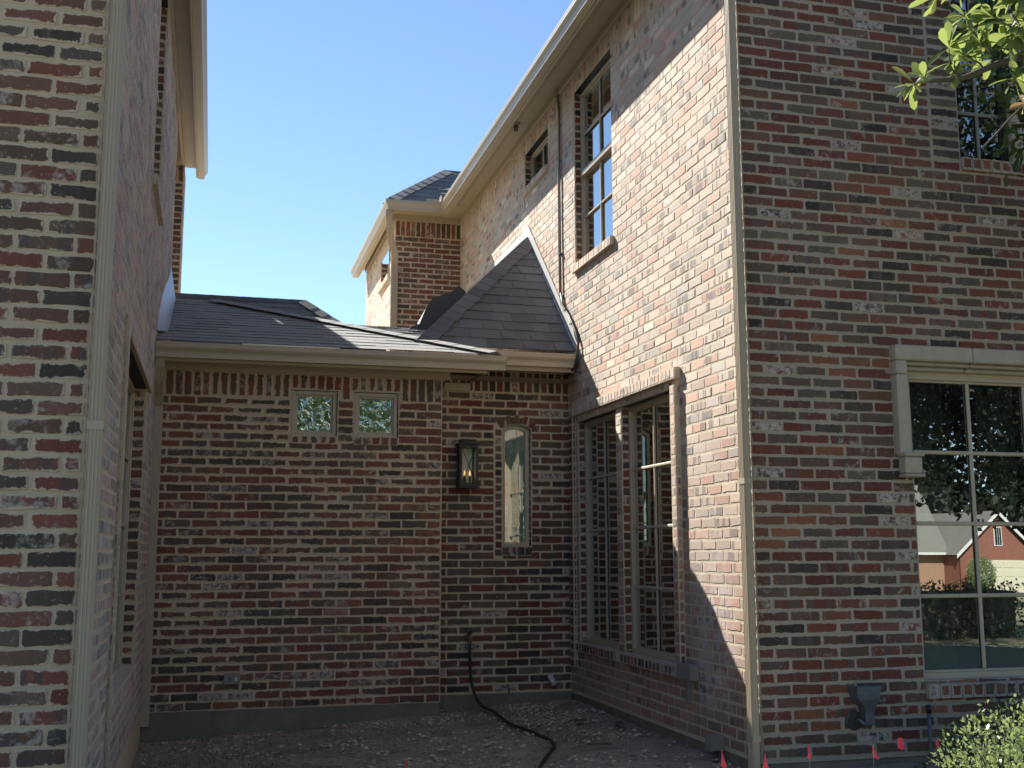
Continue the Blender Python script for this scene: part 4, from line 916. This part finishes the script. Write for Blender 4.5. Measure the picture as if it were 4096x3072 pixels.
obj('coupling', lathe([(.016, .40), (.017, .425), (.014, .43)], (2.082, D2 - .08, 0), 12), M['brass'], HS)
# pvc drain
PV = thing('drain_pipe', 'short white plastic drain elbow sticking out low on the set-back wall', 'pipe')
tube_obj('elbow', [(2.79, D2 + .01, .105), (2.79, D2 - .035, .105), (2.797, D2 - .05, .09), (2.815, D2 - .06, .05)], .024, 'pvc', PV, n=14)
q = lathe([(.0205, .0), (.0205, -.001)], (0, 0, 0), 14); 
# outlet boxes
def outlet(x, y, z, wd, h, d_, ang, label, cover=True):
    R_ = thing('outlet_box', label, 'outlet box'); F = frame((x, y, 0), ang)
    q = MB(); q.box(0, -d_, z, wd, 0, z + h, F); b = obj('box', q, M['box_grey'], R_); bevel(b, .004)
    q = MB(); q.box(-.004, -d_ - .008, z - .004, wd + .004, -d_ - .001, z + h + .004, F); c_ = obj('cover', q, M['box_grey'], R_); bevel(c_, .003)
    return R_, F
R_, F = outlet(.135, D1, .165, .112, .075, .03, 0, 'grey outlet box with two sockets low on the left of the back wall')
for dx in (.030, .078):
    q = MB(); q.box(dx, -.041, .185, dx + .016, -.0385, .215, F); obj('socket', q, M['paper' if dx > .05 else 'zinc'], R_)
R_, F = outlet(XR, 6.86, .345, .20, .095, .06, -PI / 2, 'grey box on the side wall at the near end of the lower window sill')
q = MB(); q.box(.04, -.03, .20, .075, 0, .345, F); obj('conduit_stub', q, M['box_grey'], R_)
R_, F = outlet(XR, 6.40, -.02, .075, .085, .085, -PI / 2, 'small grey box near the ground on the side wall with black cable below')
tube_obj('cable', [F @ Vector((.04, -.045, -.02)), F @ Vector((.045, -.05, -.09)), F @ Vector((.09, -.07, -.14)), F @ Vector((.2, -.1, -.16))], .018, 'cable', R_)
# motion light under the eave
ML = thing('eave_light', 'small round lamp holder under the soffit of the right eave', 'lamp')
obj('lamp_base', lathe([(.045, 0), (.045, -.014), (.022, -.018)], (2.82, 10.42, 5.425), 14), M['metal_paint'], ML)
obj('lamp_head', lathe([(.018, -.015), (.024, -.04), (.020, -.075), (.010, -.085)], (2.82, 10.42, 5.425), 12), M['brass'], ML)
# scupper head on the front of the right wing
SP = thing('conductor_head', 'weathered grey metal funnel on the right front wall beside the big window', 'funnel')
q = MB(); sx0, sx1, yy0, yy1 = 3.540, 3.688, YR - .105, YR - .004; cxp = 3.63
lv = [(.385, sx0, sx1, yy0, yy1), (.345, sx0 + .003, sx1 - .002, yy0, yy1), (.315, sx0 + .012, sx1 - .01, yy0 + .003, yy1), (.27, cxp - .035, cxp + .035, yy0 + .02, yy1), (.245, cxp - .027, cxp + .03, yy0 + .028, yy1), (.175, cxp - .024, cxp + .027, yy0 + .03, yy1)]
vs = [p_ for z, a, b, c, d in lv for p_ in ((a, c, z), (b, c, z), (b, d, z), (a, d, z))]
q.add(vs, [(4 * i + j, 4 * i + (j + 1) % 4, 4 * i + 4 + (j + 1) % 4, 4 * i + 4 + j) for i in range(5) for j in range(4)] + [(20, 21, 22, 23)])
b = obj('funnel', q, M['zinc'], SP); bevel(b, .004)
q = MB(); q.box(sx0 - .005, yy0 - .006, .375, sx1 + .005, yy0 + .001, .392); obj('rim', q, M['zinc'], SP)
DV = thing('vent_cover', 'round dark wall cover with a pale stub pipe beside the grey funnel', 'pipe cover')
obj('disc', lathe([(.052, -.002), (.054, -.014), (.045, -.02), (.0, -.021)], (3.565, YR, .195), 22, 'y'), M['cable'], DV)
tube_obj('stub', [(3.575, YR - .02, .20), (3.58, YR - .055, .20), (3.59, YR - .07, .185), (3.61, YR - .075, .175)], .012, 'zinc', DV, n=10)
SRs = thing('standpipe', 'thin grey standpipe with a black cap behind the shaded shrub', 'pipe')
tube_obj('pipe', [(4.02, YR - .06, -.2), (4.02, YR - .06, .235)], .011, 'zinc', SRs); tube_obj('cap', [(4.02, YR - .06, .225), (4.02, YR - .06, .27)], .014, 'black_metal', SRs)

# marker flags (small flags on wire stems; the head droops)
def flag(x, z, label, y=5.2, w_=.022, h_=.05, lean=0, fold=False):
    R_ = thing('marker_flag', label, 'marker flag', 'pink marker flags standing in the soil', loc=(x, y, gz(x, y)))
    inv = Matrix.Translation(-R_.location)
    o = tube_obj('stem', [(x, y, gz(x, y) - .02), (x + .003, y, z + .0)], .0012, 'wire', n=5); o.parent = R_; o.matrix_parent_inverse = inv
    q = MB(); n = 5; vs = []
    for i in range(n + 1):
        f = i / n; ww = (.002 + w_ * f) if not fold else w_ * (.4 + .6 * math.sin(f * 2.6))
        for k in range(3):
            s_ = (k - 1); vs.append((x + s_ * ww * .5 + lean * f * h_, y + (.004 * math.cos(k * 2 + i) if k != 1 else -.006), z - f * h_ + (.006 if (k == 2 and i == n) else 0) + (.010 if (k == 0 and i == n) else 0)))
    q.add(vs, [(3 * i + k, 3 * i + k + 1, 3 * i + 4 + k, 3 * i + 3 + k) for i in range(n) for k in (0, 1)])
    o = obj('flag', q, M['flag'], smooth=True); o.parent = R_; o.matrix_parent_inverse = inv
for a in (dict(x=.89, z=.217, label='pink marker flag standing alone in the middle foreground soil', h_=.1), dict(x=2.435, z=.188, label='pink marker flag just left of the right corner downspout', h_=.08, w_=.034, lean=.1),
          dict(x=2.665, z=.160, label='pink marker flag just right of the right corner downspout', h_=.07, w_=.034), dict(x=2.905, z=.186, label='narrow pink marker flag below the grey funnel, second right of the downspout', h_=.06, w_=.026),
          dict(x=3.262, z=.172, label='pink marker flag leaning right, under the grey funnel', h_=.065, w_=.03, lean=.35), dict(x=3.425, z=.206, label='crumpled pink marker flag between the funnel and the sunlit bush', h_=.06, w_=.045, fold=True),
          dict(x=3.64, z=.188, label='small pink marker flag half hidden beside the sunlit bush', h_=.045, w_=.02, fold=True), dict(x=1.245, z=.145, label='pink marker flag tip at the bottom edge below the hose', h_=.06, w_=.022),
          dict(x=-.245, z=.15, label='pink marker flag tip at the bottom edge near the left wing', h_=.06, w_=.022)): flag(**a)

# ------------------------------------------------------------------ stones, chips, twigs on the soil
rr = random.Random(5); mb = MB()
def blob(mb, c, r_, rnd, flat=.6):
    vs = []; 
    for (a, b, d) in ((1, 0, 0), (-1, 0, 0), (0, 1, 0), (0, -1, 0), (0, 0, 1), (0, 0, -1)):
        k = r_ * rnd.uniform(.6, 1.3); vs.append((c[0] + a * k, c[1] + b * k, c[2] + d * k * flat))
    ang = rnd.uniform(0, PI); ca, sa = math.cos(ang), math.sin(ang)
    vs = [(c[0] + (x - c[0]) * ca - (y - c[1]) * sa, c[1] + (x - c[0]) * sa + (y - c[1]) * ca, z) for x, y, z in vs]
    mb.add(vs, [(0, 2, 4), (2, 1, 4), (1, 3, 4), (3, 0, 4), (2, 0, 5), (1, 2, 5), (3, 1, 5), (0, 3, 5)], (1, 1, rnd.random()))
for i in range(17000):
    x, y = rr.uniform(-.44, 2.97), rr.uniform(5.8, 9.25)
    if x < XS and y > 8.98: continue
    dens = .35 + .9 * max(0, 1 - (9.1 - y) / 1.1) * (1 if x < 2 else .9) + (.35 if x > 2.2 and y > 8 else 0)
    dens *= max(0, .25 + 1.5 * (noise.fractal(Vector((x * 2.2, y * 2.2, 5)), 1, 2, 3) + .25))
    if rr.random() > dens: continue
    r_ = rr.choice((.003, .004, .005, .006, .008, .010, .018)) * rr.uniform(.7, 1.2)
    blob(mb, (x, y, gz(x, y) + .012), r_, rr)
obj('gravel', mb, M['rock'], kind='stuff', label='pale limestone chips scattered over the dark soil')
mb = MB()
for i in range(2600):
    x, y = rr.uniform(-.44, 2.97), rr.uniform(5.8, 9.2)
    if x < XS and y > 8.95: continue
    a = rr.uniform(0, PI); L = rr.uniform(.008, .04); z = gz(x, y) + .018
    mb.tube([(x, y, z), (x + L * math.cos(a), y + L * math.sin(a), z + rr.uniform(-.004, .012))], rr.uniform(.001, .003), 3, (1, 1, rr.random()) if False else True)
obj('mulch', mb, M['debris'], kind='stuff', label='bits of bark and twigs lying on the soil')
def plank(x, y, L, wd, a, label):
    q = MB(); X = Matrix.Translation((x, y, gz(x, y) + .03)) @ Matrix.Rotation(a, 4, 'Z') @ Matrix.Rotation(.06, 4, 'Y'); n = 5; vs = []
    for i in range(n + 1):
        for s_ in (-1, 1):
            for h_ in (0, .012): vs.append(X @ Vector((L * (i / n - .5), s_ * wd / 2 * (1 - .3 * abs(i / n - .5) + rr.uniform(-.1, .1)), h_)))
    fs = []
    for i in range(n): b = 4 * i; fs += [(b + 1, b + 3, b + 7, b + 5), (b, b + 4, b + 6, b + 2), (b, b + 1, b + 5, b + 4), (b + 2, b + 6, b + 7, b + 3)]
    fs += [(0, 2, 3, 1), (4 * n, 4 * n + 1, 4 * n + 3, 4 * n + 2)]; q.add(vs, fs); obj('wood_scrap', q, M['debris'], label=label, cat='wood scrap')
plank(2.83, 7.7, .22, .045, 1.35, 'long wood scrap lying along the foot of the right side wall')
plank(2.45, 7.05, .16, .035, .1, 'reddish wood scrap near the bottom edge right of the hose')
plank(2.62, 8.0, .12, .05, .4, 'short broken wood scrap on the pale chips by the side wall')
# tufts by the left wing
mb = MB()
for i in range(45):
    x = rr.gauss(.02, .18); y = rr.gauss(7.55, .25); z = gz(x, y)
    if x < XL + .03: continue
    L = rr.uniform(.05, .2); a = rr.uniform(0, 2 * PI); b = rr.uniform(.1, .8); wv = .0025
    p0 = Vector((x, y, z)); p1 = p0 + Vector((math.cos(a) * L * b * .4, math.sin(a) * L * b * .4, L * .7)); p2 = p0 + Vector((math.cos(a) * L * b, math.sin(a) * L * b, L)); s_ = Vector((-math.sin(a), math.cos(a), 0)) * wv
    mb.add([p0 - s_, p0 + s_, p1 - s_ * .8, p1 + s_ * .8, p2], [(0, 1, 3, 2), (2, 3, 4)])
obj('grass', mb, M['blade'], kind='stuff', label='thin dry grass tufts by the left wing')
mb = MB()
for i in range(3500):
    x = rr.uniform(-.5, 3.8); y = rr.uniform(3.6, 5.4); z = gz(x, y); L = rr.uniform(.02, .07); a = rr.uniform(0, 2 * PI)
    p0 = Vector((x, y, z)); s_ = Vector((-math.sin(a), math.cos(a), 0)) * .002; mb.add([p0 - s_, p0 + s_, p0 + Vector((math.cos(a) * .02, math.sin(a) * .02, L))], [(0, 1, 2)])
obj('grass', mb, M['blade'], kind='stuff', label='short lawn grass at the edge of the soil')
# electrical stake light: dark round plate at the foot of the left wing
PD = thing('hose_bib_plate', 'round dark plate on the left wing side wall at the bottom edge', 'wall plate')
obj('plate', lathe([(.045, .0), (.045, .012), (.02, .02)], (XL, 5.05, .12), 16, 'x'), M['zinc'], PD)

# =================================================================== foliage
def leaf(mb, P, d, nrm, L, Wd, curl=.15):
    """obovate leaf along d"""
    d = d.normalized(); s_ = d.cross(nrm).normalized(); nn = s_.cross(d)
    pf = [(0, .06), (.3, .55), (.62, 1), (.88, .72), (1.0, 0)]
    vs = []
    for f, k in pf: c = P + d * L * f - nn * L * curl * f * f; vs += [c - s_ * Wd / 2 * k + nn * Wd * .12 * k, c, c + s_ * Wd / 2 * k + nn * Wd * .12 * k]
    mb.add(vs, [(3 * i + j, 3 * i + j + 1, 3 * i + 4 + j, 3 * i + 3 + j) for i in range(4) for j in (0, 1)])
def rvec(r_): 
    while True:
        v = Vector((r_.uniform(-1, 1), r_.uniform(-1, 1), r_.uniform(-1, 1)))
        if .1 < v.length < 1: return v.normalized()
TR = thing('tree', 'overhanging tree branch with bright yellow-green leaves in the top right corner', 'tree')
rr = random.Random(12)
tw = MB(); lf = MB(); dl = MB()
main = catmull([(3.3, 2.7, 3.25), (2.95, 2.85, 2.98), (2.62, 2.95, 2.80), (2.45, 3.0, 2.735), (2.33, 3.0, 2.68), (2.20, 3.0, 2.655), (2.15, 3.0, 2.64)], 6)
tw.tube(main, [.02 - .0165 * i / (len(main) - 1) for i in range(len(main))], 6)
def cluster(P, axis, n=9, L=.08):
    for i in range(n):
        a = rr.uniform(0, 2 * PI); v = rvec(rr); d = (axis * rr.uniform(.2, 1.0) + v * 1.0).normalized()
        leaf(lf, P + d * .004, d, (Vector((0, 0, 1)) + rvec(rr) * .9).normalized(), L * rr.uniform(.6, 1.15), L * rr.uniform(.30, .42))
def branchlet(P0, P1, n=3, k=10, L=.08):
    P0, P1 = Vector(P0), Vector(P1); mid = (P0 + P1) / 2 + rvec(rr) * .02
    pts = catmull([P0, mid, P1], 4); tw.tube(pts, [.0045 - .003 * i / (len(pts) - 1) for i in range(len(pts))], 5)
    ax = (P1 - P0).normalized(); cluster(P1, ax, k, L)
    for j in range(n): cluster(pts[int((j + 1) / (n + 1) * (len(pts) - 1))], ax * .5 + rvec(rr), 4, L * .9)
cluster(Vector((2.15, 3.0, 2.64)), Vector((-1, 0, .1)), 9); cluster(Vector((2.195, 3.0, 2.665)), Vector((-.3, 0, 1)), 7)
for p0, p1 in (((2.33, 3, 2.68), (2.275, 2.98, 2.77)), ((2.42, 3, 2.72), (2.345, 3.0, 2.76)), ((2.45, 3, 2.73), (2.43, 3.02, 2.82)), ((2.62, 2.95, 2.8), (2.45, 2.98, 2.90)), ((2.55, 2.96, 2.78), (2.50, 2.95, 2.68)), ((2.43, 3.02, 2.84), (2.36, 3.0, 2.90)),
               ((2.75, 2.9, 2.9), (2.55, 2.95, 2.97)), ((2.55, 2.95, 2.97), (2.46, 2.95, 3.02)), ((2.75, 2.9, 2.9), (2.62, 2.92, 2.87)), ((2.9, 2.85, 2.95), (2.72, 2.9, 3.02)), ((2.62, 2.95, 2.8), (2.58, 2.98, 2.90)), ((2.7, 2.9, 2.85), (2.66, 2.9, 2.74)),
               ((2.46, 2.95, 3.02), (2.235, 2.97, 2.94)), ((2.5, 2.95, 2.9), (2.47, 2.9, 2.80)), ((2.58, 2.98, 2.9), (2.53, 2.98, 2.85))):
    branchlet(p0, p1, 2, 9)
for i in range(34): 
    P = Vector((rr.uniform(2.45, 3.0), rr.uniform(2.85, 3.2), rr.uniform(2.78, 3.15))); cluster(P, rvec(rr), 6)
# bare lower twig with dry leaves
tb = catmull([(2.75, 2.95, 2.72), (2.60, 2.97, 2.64), (2.52, 3.0, 2.57), (2.45, 3.0, 2.50), (2.40, 3.0, 2.452)], 5); tw.tube(tb, .0028, 5)
tw.tube([(2.70, 2.95, 2.57), (2.60, 2.97, 2.545), (2.49, 3.0, 2.535)], .002, 5); tw.tube([(2.47, 3, 2.52), (2.445, 3, 2.545), (2.43, 3, 2.56)], .0018, 5)
for P in ((2.60, 2.97, 2.64), (2.56, 2.98, 2.61), (2.63, 2.96, 2.67)):
    for i in range(4): leaf(dl, Vector(P), Vector((rr.uniform(-1, .3), rr.uniform(-.3, .3), rr.uniform(-.8, .3))), rvec(rr), .055, .022, .3)
tw.tube(catmull([(4.05, 1.2, 3.5), (4.35, 2.6, 3.6), (4.35, 3.9, 3.75), (4.3, 4.8, 3.95)], 6), [.026 - .001 * i for i in range(19)], 6)
for e_ in ((4.5, 4.95, 3.5), (4.15, 4.6, 4.35), (4.05, 4.9, 3.9), (4.5, 4.7, 4.2)): tw.tube([(4.33, 4.3, 3.83), ((4.33 + e_[0]) / 2, 4.55, (3.9 + e_[2]) / 2), e_], [.009, .006, .002], 5)
trunk = catmull([(4.4, .6, -.3), (4.35, .7, 1.2), (4.2, .95, 2.6), (4.0, 1.3, 3.6), (3.3, 2.7, 3.25)][:4], 6)
tk = MB(); tk.tube(trunk, [.10 - .06 * i / (len(trunk) - 1) for i in range(len(trunk))], 10); tk.tube(catmull([(4.05, 1.2, 3.5), (3.8, 1.9, 3.5), (3.3, 2.7, 3.25)], 5), [.03 - .001 * i for i in range(11)], 6)
obj('trunk', tk, M['twig'], TR, smooth=True); obj('branch', tw, M['twig'], TR, smooth=True); obj('foliage', lf, M['leaf_bright'], TR, kind='stuff', smooth=True); dk = MB()
for i in range(2600):
    c = rr.choice([(4.25, 4.85, 3.95, .42), (4.5, 4.9, 3.5, .4), (4.15, 4.6, 4.3, .4)]); v = rvec(rr) * c[3] * rr.uniform(.3, 1.1); d = rvec(rr); leaf(dk, Vector(c[:3]) + v, d, rvec(rr), .08, .03)
obj('foliage', dk, M['leaf_hedge'], TR, kind='stuff'); obj('dry_leaves', dl, M['leaf_brown'], TR)

def shrub(nm, c, rad_, n, L, m_, label, seed, cat='shrub', inner=True, asp=(1, 1, 1)):
    R_ = thing(nm, label, cat, loc=(c[0], c[1], gz(c[0], c[1]))); inv = Matrix.Translation(-R_.location); r_ = random.Random(seed); q = MB(); st = MB()
    C_ = Vector(c)
    for i in range(n):
        v = rvec(r_); lump = 1 + .16 * noise.noise(v * 2.3 + Vector((seed, 0, 0))) + .10 * noise.noise(v * 6 + Vector((0, seed, 0)))
        k = lump * (r_.uniform(.72, 1.02) if r_.random() < .8 else r_.uniform(.4, .8))
        P = C_ + Vector((v.x * rad_ * asp[0], v.y * rad_ * asp[1], v.z * rad_ * asp[2])) * k
        if P.z < gz(P.x, P.y) + .02: continue
        d = (v * .7 + rvec(r_) + Vector((0, 0, .3))).normalized(); s_ = d.cross(rvec(r_)).normalized(); l = L * r_.uniform(.6, 1.3); w2 = l * .27
        q.add([P, P + d * l * .5 + s_ * w2, P + d * l, P + d * l * .5 - s_ * w2], [(0, 1, 2, 3)])
    for i in range(60):
        v = rvec(r_); v.z = abs(v.z); e = C_ + Vector((v.x * rad_ * asp[0], v.y * rad_ * asp[1], v.z * rad_ * asp[2])) * r_.uniform(.85, 1.08); b = Vector((C_.x, C_.y, gz(*c[:2]))); st.tube([b, (b + e) / 2 + rvec(r_) * .05, e], [.005, .003, .001], 4)
    o = obj('foliage', q, M[m_], kind='stuff'); o.parent = R_; o.matrix_parent_inverse = inv
    o = obj('stem', st, M['twig']); o.parent = R_; o.matrix_parent_inverse = inv
    return R_
shrub('shrub', (2.60, 3.02, .235), .47, 20000, .017, 'leaf_bush', 'sunlit small-leaved green bush in the bottom right corner', 4)
shrub('shrub', (4.35, 5.25, .02), .42, 8000, .026, 'leaf_hedge', 'dark green shrub in shade below the big right window', 9, asp=(1.7, .8, .8))

# =================================================================== behind the camera (seen in the glass)
def far_tree(x, y, h, r_, seed, label, m_='leaf_dark', n=5200, L=.42, zc=.62):
    R_ = thing('tree', label, 'tree', 'trees across the lawn reflected in the glass', loc=(x, y, gz(x, y))); inv = Matrix.Translation(-R_.location); rn = random.Random(seed); q = MB(); tk = MB(); g0 = gz(x, y) - .5
    tk.tube(catmull([(x, y, g0), (x + .2, y, g0 + h * .25), (x, y + .2, g0 + h * .55)], 5), [.28 - .014 * i for i in range(11)], 8)
    cs = [Vector((x, y, g0 + h * zc)) + Vector((rn.uniform(-1, 1) * r_ * .6, rn.uniform(-1, 1) * r_ * .6, rn.uniform(-.8, 1) * h * .28)) for _ in range(9)]
    for c in cs: tk.tube([(x, y, g0 + h * .4), tuple((Vector((x, y, g0 + h * .5)) + c) / 2), tuple(c)], [.12, .07, .03], 5)
    for i in range(n):
        c = rn.choice(cs); v = rvec(rn) * rn.uniform(.5, 1.0) ** .5 * r_ * .55; P = c + v; d = rvec(rn); s_ = d.cross(rvec(rn)).normalized(); l = L * rn.uniform(.5, 1.2)
        q.add([P, P + d * l * .5 + s_ * l * .3, P + d * l, P + d * l * .5 - s_ * l * .3], [(0, 1, 2, 3)])
    o = obj('trunk', tk, M['twig'], smooth=True); o.parent = R_; o.matrix_parent_inverse = inv
    o = obj('foliage', q, M[m_], kind='stuff'); o.parent = R_; o.matrix_parent_inverse = inv
def lobes(R_, cs, n, L, m_, seed, tr=None):
    rn = random.Random(seed); q = MB(); inv = Matrix.Translation(-R_.location)
    wt = [c[3] ** 2 for c in cs]
    for i in range(n):
        c = rn.choices(cs, wt)[0]; v = rvec(rn) * rn.uniform(.45, 1.0) ** .5 * c[3]; v *= 1 + .25 * noise.noise(v * 1.3); P = Vector(c[:3]) + v; d = rvec(rn); s_ = d.cross(rvec(rn)).normalized(); l = L * rn.uniform(.5, 1.2)
        q.add([P, P + d * l * .5 + s_ * l * .3, P + d * l, P + d * l * .5 - s_ * l * .3], [(0, 1, 2, 3)])
    o = obj('foliage', q, M[m_], kind='stuff'); o.parent = R_; o.matrix_parent_inverse = inv
NT = thing('tree', 'large dark evergreen beside the right wing, its crown mirrored in the big window', 'tree', loc=(13.0, 1.0, -.3))
tk = MB(); tk.tube(catmull([(13, 1, -.4), (13.1, .9, 1.2), (12.4, .9, 2.6), (11, 1, 4.6)], 5), [.2 - .008 * i for i in range(16)], 8)
o = obj('trunk', tk, M['twig'], smooth=True); o.parent = NT; o.matrix_parent_inverse = Matrix.Translation(-NT.location)
lobes(NT, [(7.3, 2.6, 5.6, 1.7), (8.6, .6, 3.6, 1.9), (10.2, -1.0, 4.6, 2.2), (7.6, -.4, 5.4, 1.8), (9.4, 1.6, 3.3, 1.5), (12.2, -2.6, 4.8, 2.5), (10.0, .8, 6, 2.2), (9.6, -2.8, 5.6, 2.0), (8.2, .2, 5.2, 2.0), (11, 0, 4.2, 1.9), (9.0, -1.2, 3.9, 1.2), (11.5, -2, 3.6, 1.6)], 80000, .10, 'leaf_dark', 77)
far_tree(24, -14, 10, 5.0, 32, 'dark tree far to the right across the lawn, reflected behind the nearest crown', zc=.72, n=8000, L=.34)
far_tree(1.6, -13, 8.8, 4.2, 33, 'green tree across the lawn that fills the left small square window as a reflection', 'leaf_hedge', L=.2, n=30000)
far_tree(6.4, -15, 9.0, 4.2, 34, 'green tree across the lawn that shows in the right small square window as a reflection', 'leaf_hedge', L=.22, n=26000); far_tree(-5, -16, 8, 3.4, 35, 'dark round tree on the lawn well left of the others, behind the viewpoint', L=.3)
for a_ in ((40, -60, 12, 6, 41, 'dark tree behind the mirrored house, left of its gable'), (50, -62, 14, 7, 42, 'dark tree behind the mirrored house, above its gable'), (60, -58, 12, 6, 43, 'dark tree behind the mirrored house, far right')): far_tree(*a_, n=5000, L=.9, zc=.55)
HG = thing('hedge', 'low clipped dark hedge on the lawn, seen only as a reflection in the big window', 'hedge'); q = MB(); rn = random.Random(8)
for i in range(16000):
    P = Vector((rn.uniform(3.5, 12), rn.uniform(-3.6, -2.6), rn.uniform(-.3, .66 + .05 * math.sin(i)))); d = rvec(rn); s_ = d.cross(rvec(rn)).normalized(); l = .06
    q.add([P, P + d * l * .5 + s_ * l * .3, P + d * l, P + d * l * .5 - s_ * l * .3], [(0, 1, 2, 3)])
obj('foliage', q, M['leaf_hedge'], HG, kind='stuff'); q = MB(); q.box(3.7, -3.4, -.35, 11.8, -2.8, .55); obj('stem', q, M['twig'], HG)
# house across the street
NH = thing('brick_house', 'red brick house with a cream garage door across the street, seen only as a reflection', 'house'); Y = -44; G = -1.45
q = MB(); q.add([(41.2, Y, G), (46.6, Y, G), (46.6, Y, .95), (43.85, Y, 3.35), (41.2, Y, .95)], [(0, 1, 2, 3, 4)]); q.box(41.2, Y - 8, G, 41.25, Y, .9); obj('gable_wall', q, M['far_brick'], NH)
q = MB(); q.box(36, Y - 1.5, G, 41.2, Y - 1.45, 1.0); obj('side_wall', q, simple('tan_brick', (.36, .22, .14), .9), NH)
q = MB(); q.box(36, Y - 1.44, G, 39.1, Y - 1.40, .75); obj('siding_panel', q, M['siding'], NH)
q = MB(); q.box(42.2, Y + .02, G, 45.9, Y + .06, .66); gd = obj('garage_door', q, M['garage'], NH)
for i in range(4):
    for j in range(4):
        q = MB(); q.box(42.35 + j * .9, Y + .065, G + .1 + i * .52, 43.1 + j * .9, Y + .085, G + .5 + i * .52); o = obj('door_panel', q, M['garage'], gd); bevel(o, .02)
q = MB()
for s_, xe in ((-1, 40.85), (1, 46.95)):
    q.add([(43.85, Y + .3, 3.62), (xe, Y + .3, .98), (xe, Y + .3, .76), (43.85, Y + .3, 3.38)], [(0, 1, 2, 3)]); q.add([(43.85, Y + .3, 3.62), (xe, Y + .3, .98), (xe, Y + .25, .98), (43.85, Y + .25, 3.62)], [(0, 1, 2, 3)])
obj('bargeboard', q, M['white'], NH)
q = MB(); q.quad((43.85, Y + .3, 3.6), (40.9, Y + .3, .98), (40.9, Y - 8, .98), (43.85, Y - 8, 3.6)); q.quad((43.85, Y + .3, 3.6), (46.9, Y + .3, .98), (46.9, Y - 8, .98), (43.85, Y - 8, 3.6)); q.quad((35, Y - 1.0, 1.05), (41.3, Y - 1.0, 1.1), (43, Y - 6, 5.4), (35, Y - 6, 5.4)); obj('roof', q, M['shingle_far'], NH)
q = MB(); q.box(35, Y - 1.0, .98, 41.0, Y - .9, 1.12); obj('gutter', q, M['white'], NH)
q = MB(); q.box(39.2, Y - 1.35, G, 39.3, Y - 1.3, 1.0); obj('downspout', q, M['white'], NH)
q = MB(); q.box(43.62, Y + .02, 1.5, 44.2, Y + .06, 2.65); wf = obj('window', q, M['white'], NH); q = MB(); q.box(43.68, Y + .065, 1.56, 44.14, Y + .07, 2.6); obj('pane', q, M['black_metal'], wf)
for xx in (43.83, 43.98):
    q = MB(); q.box(xx, Y + .072, 1.56, xx + .02, Y + .08, 2.6); obj('muntin', q, M['white'], wf)
shrub('topiary_bush', (41.55, -42.6, -.15), .75, 5000, .1, 'leaf_bush', 'round clipped bush beside the cream garage door, seen only as a reflection', 14, 'bush', asp=(1, 1, 1.35))
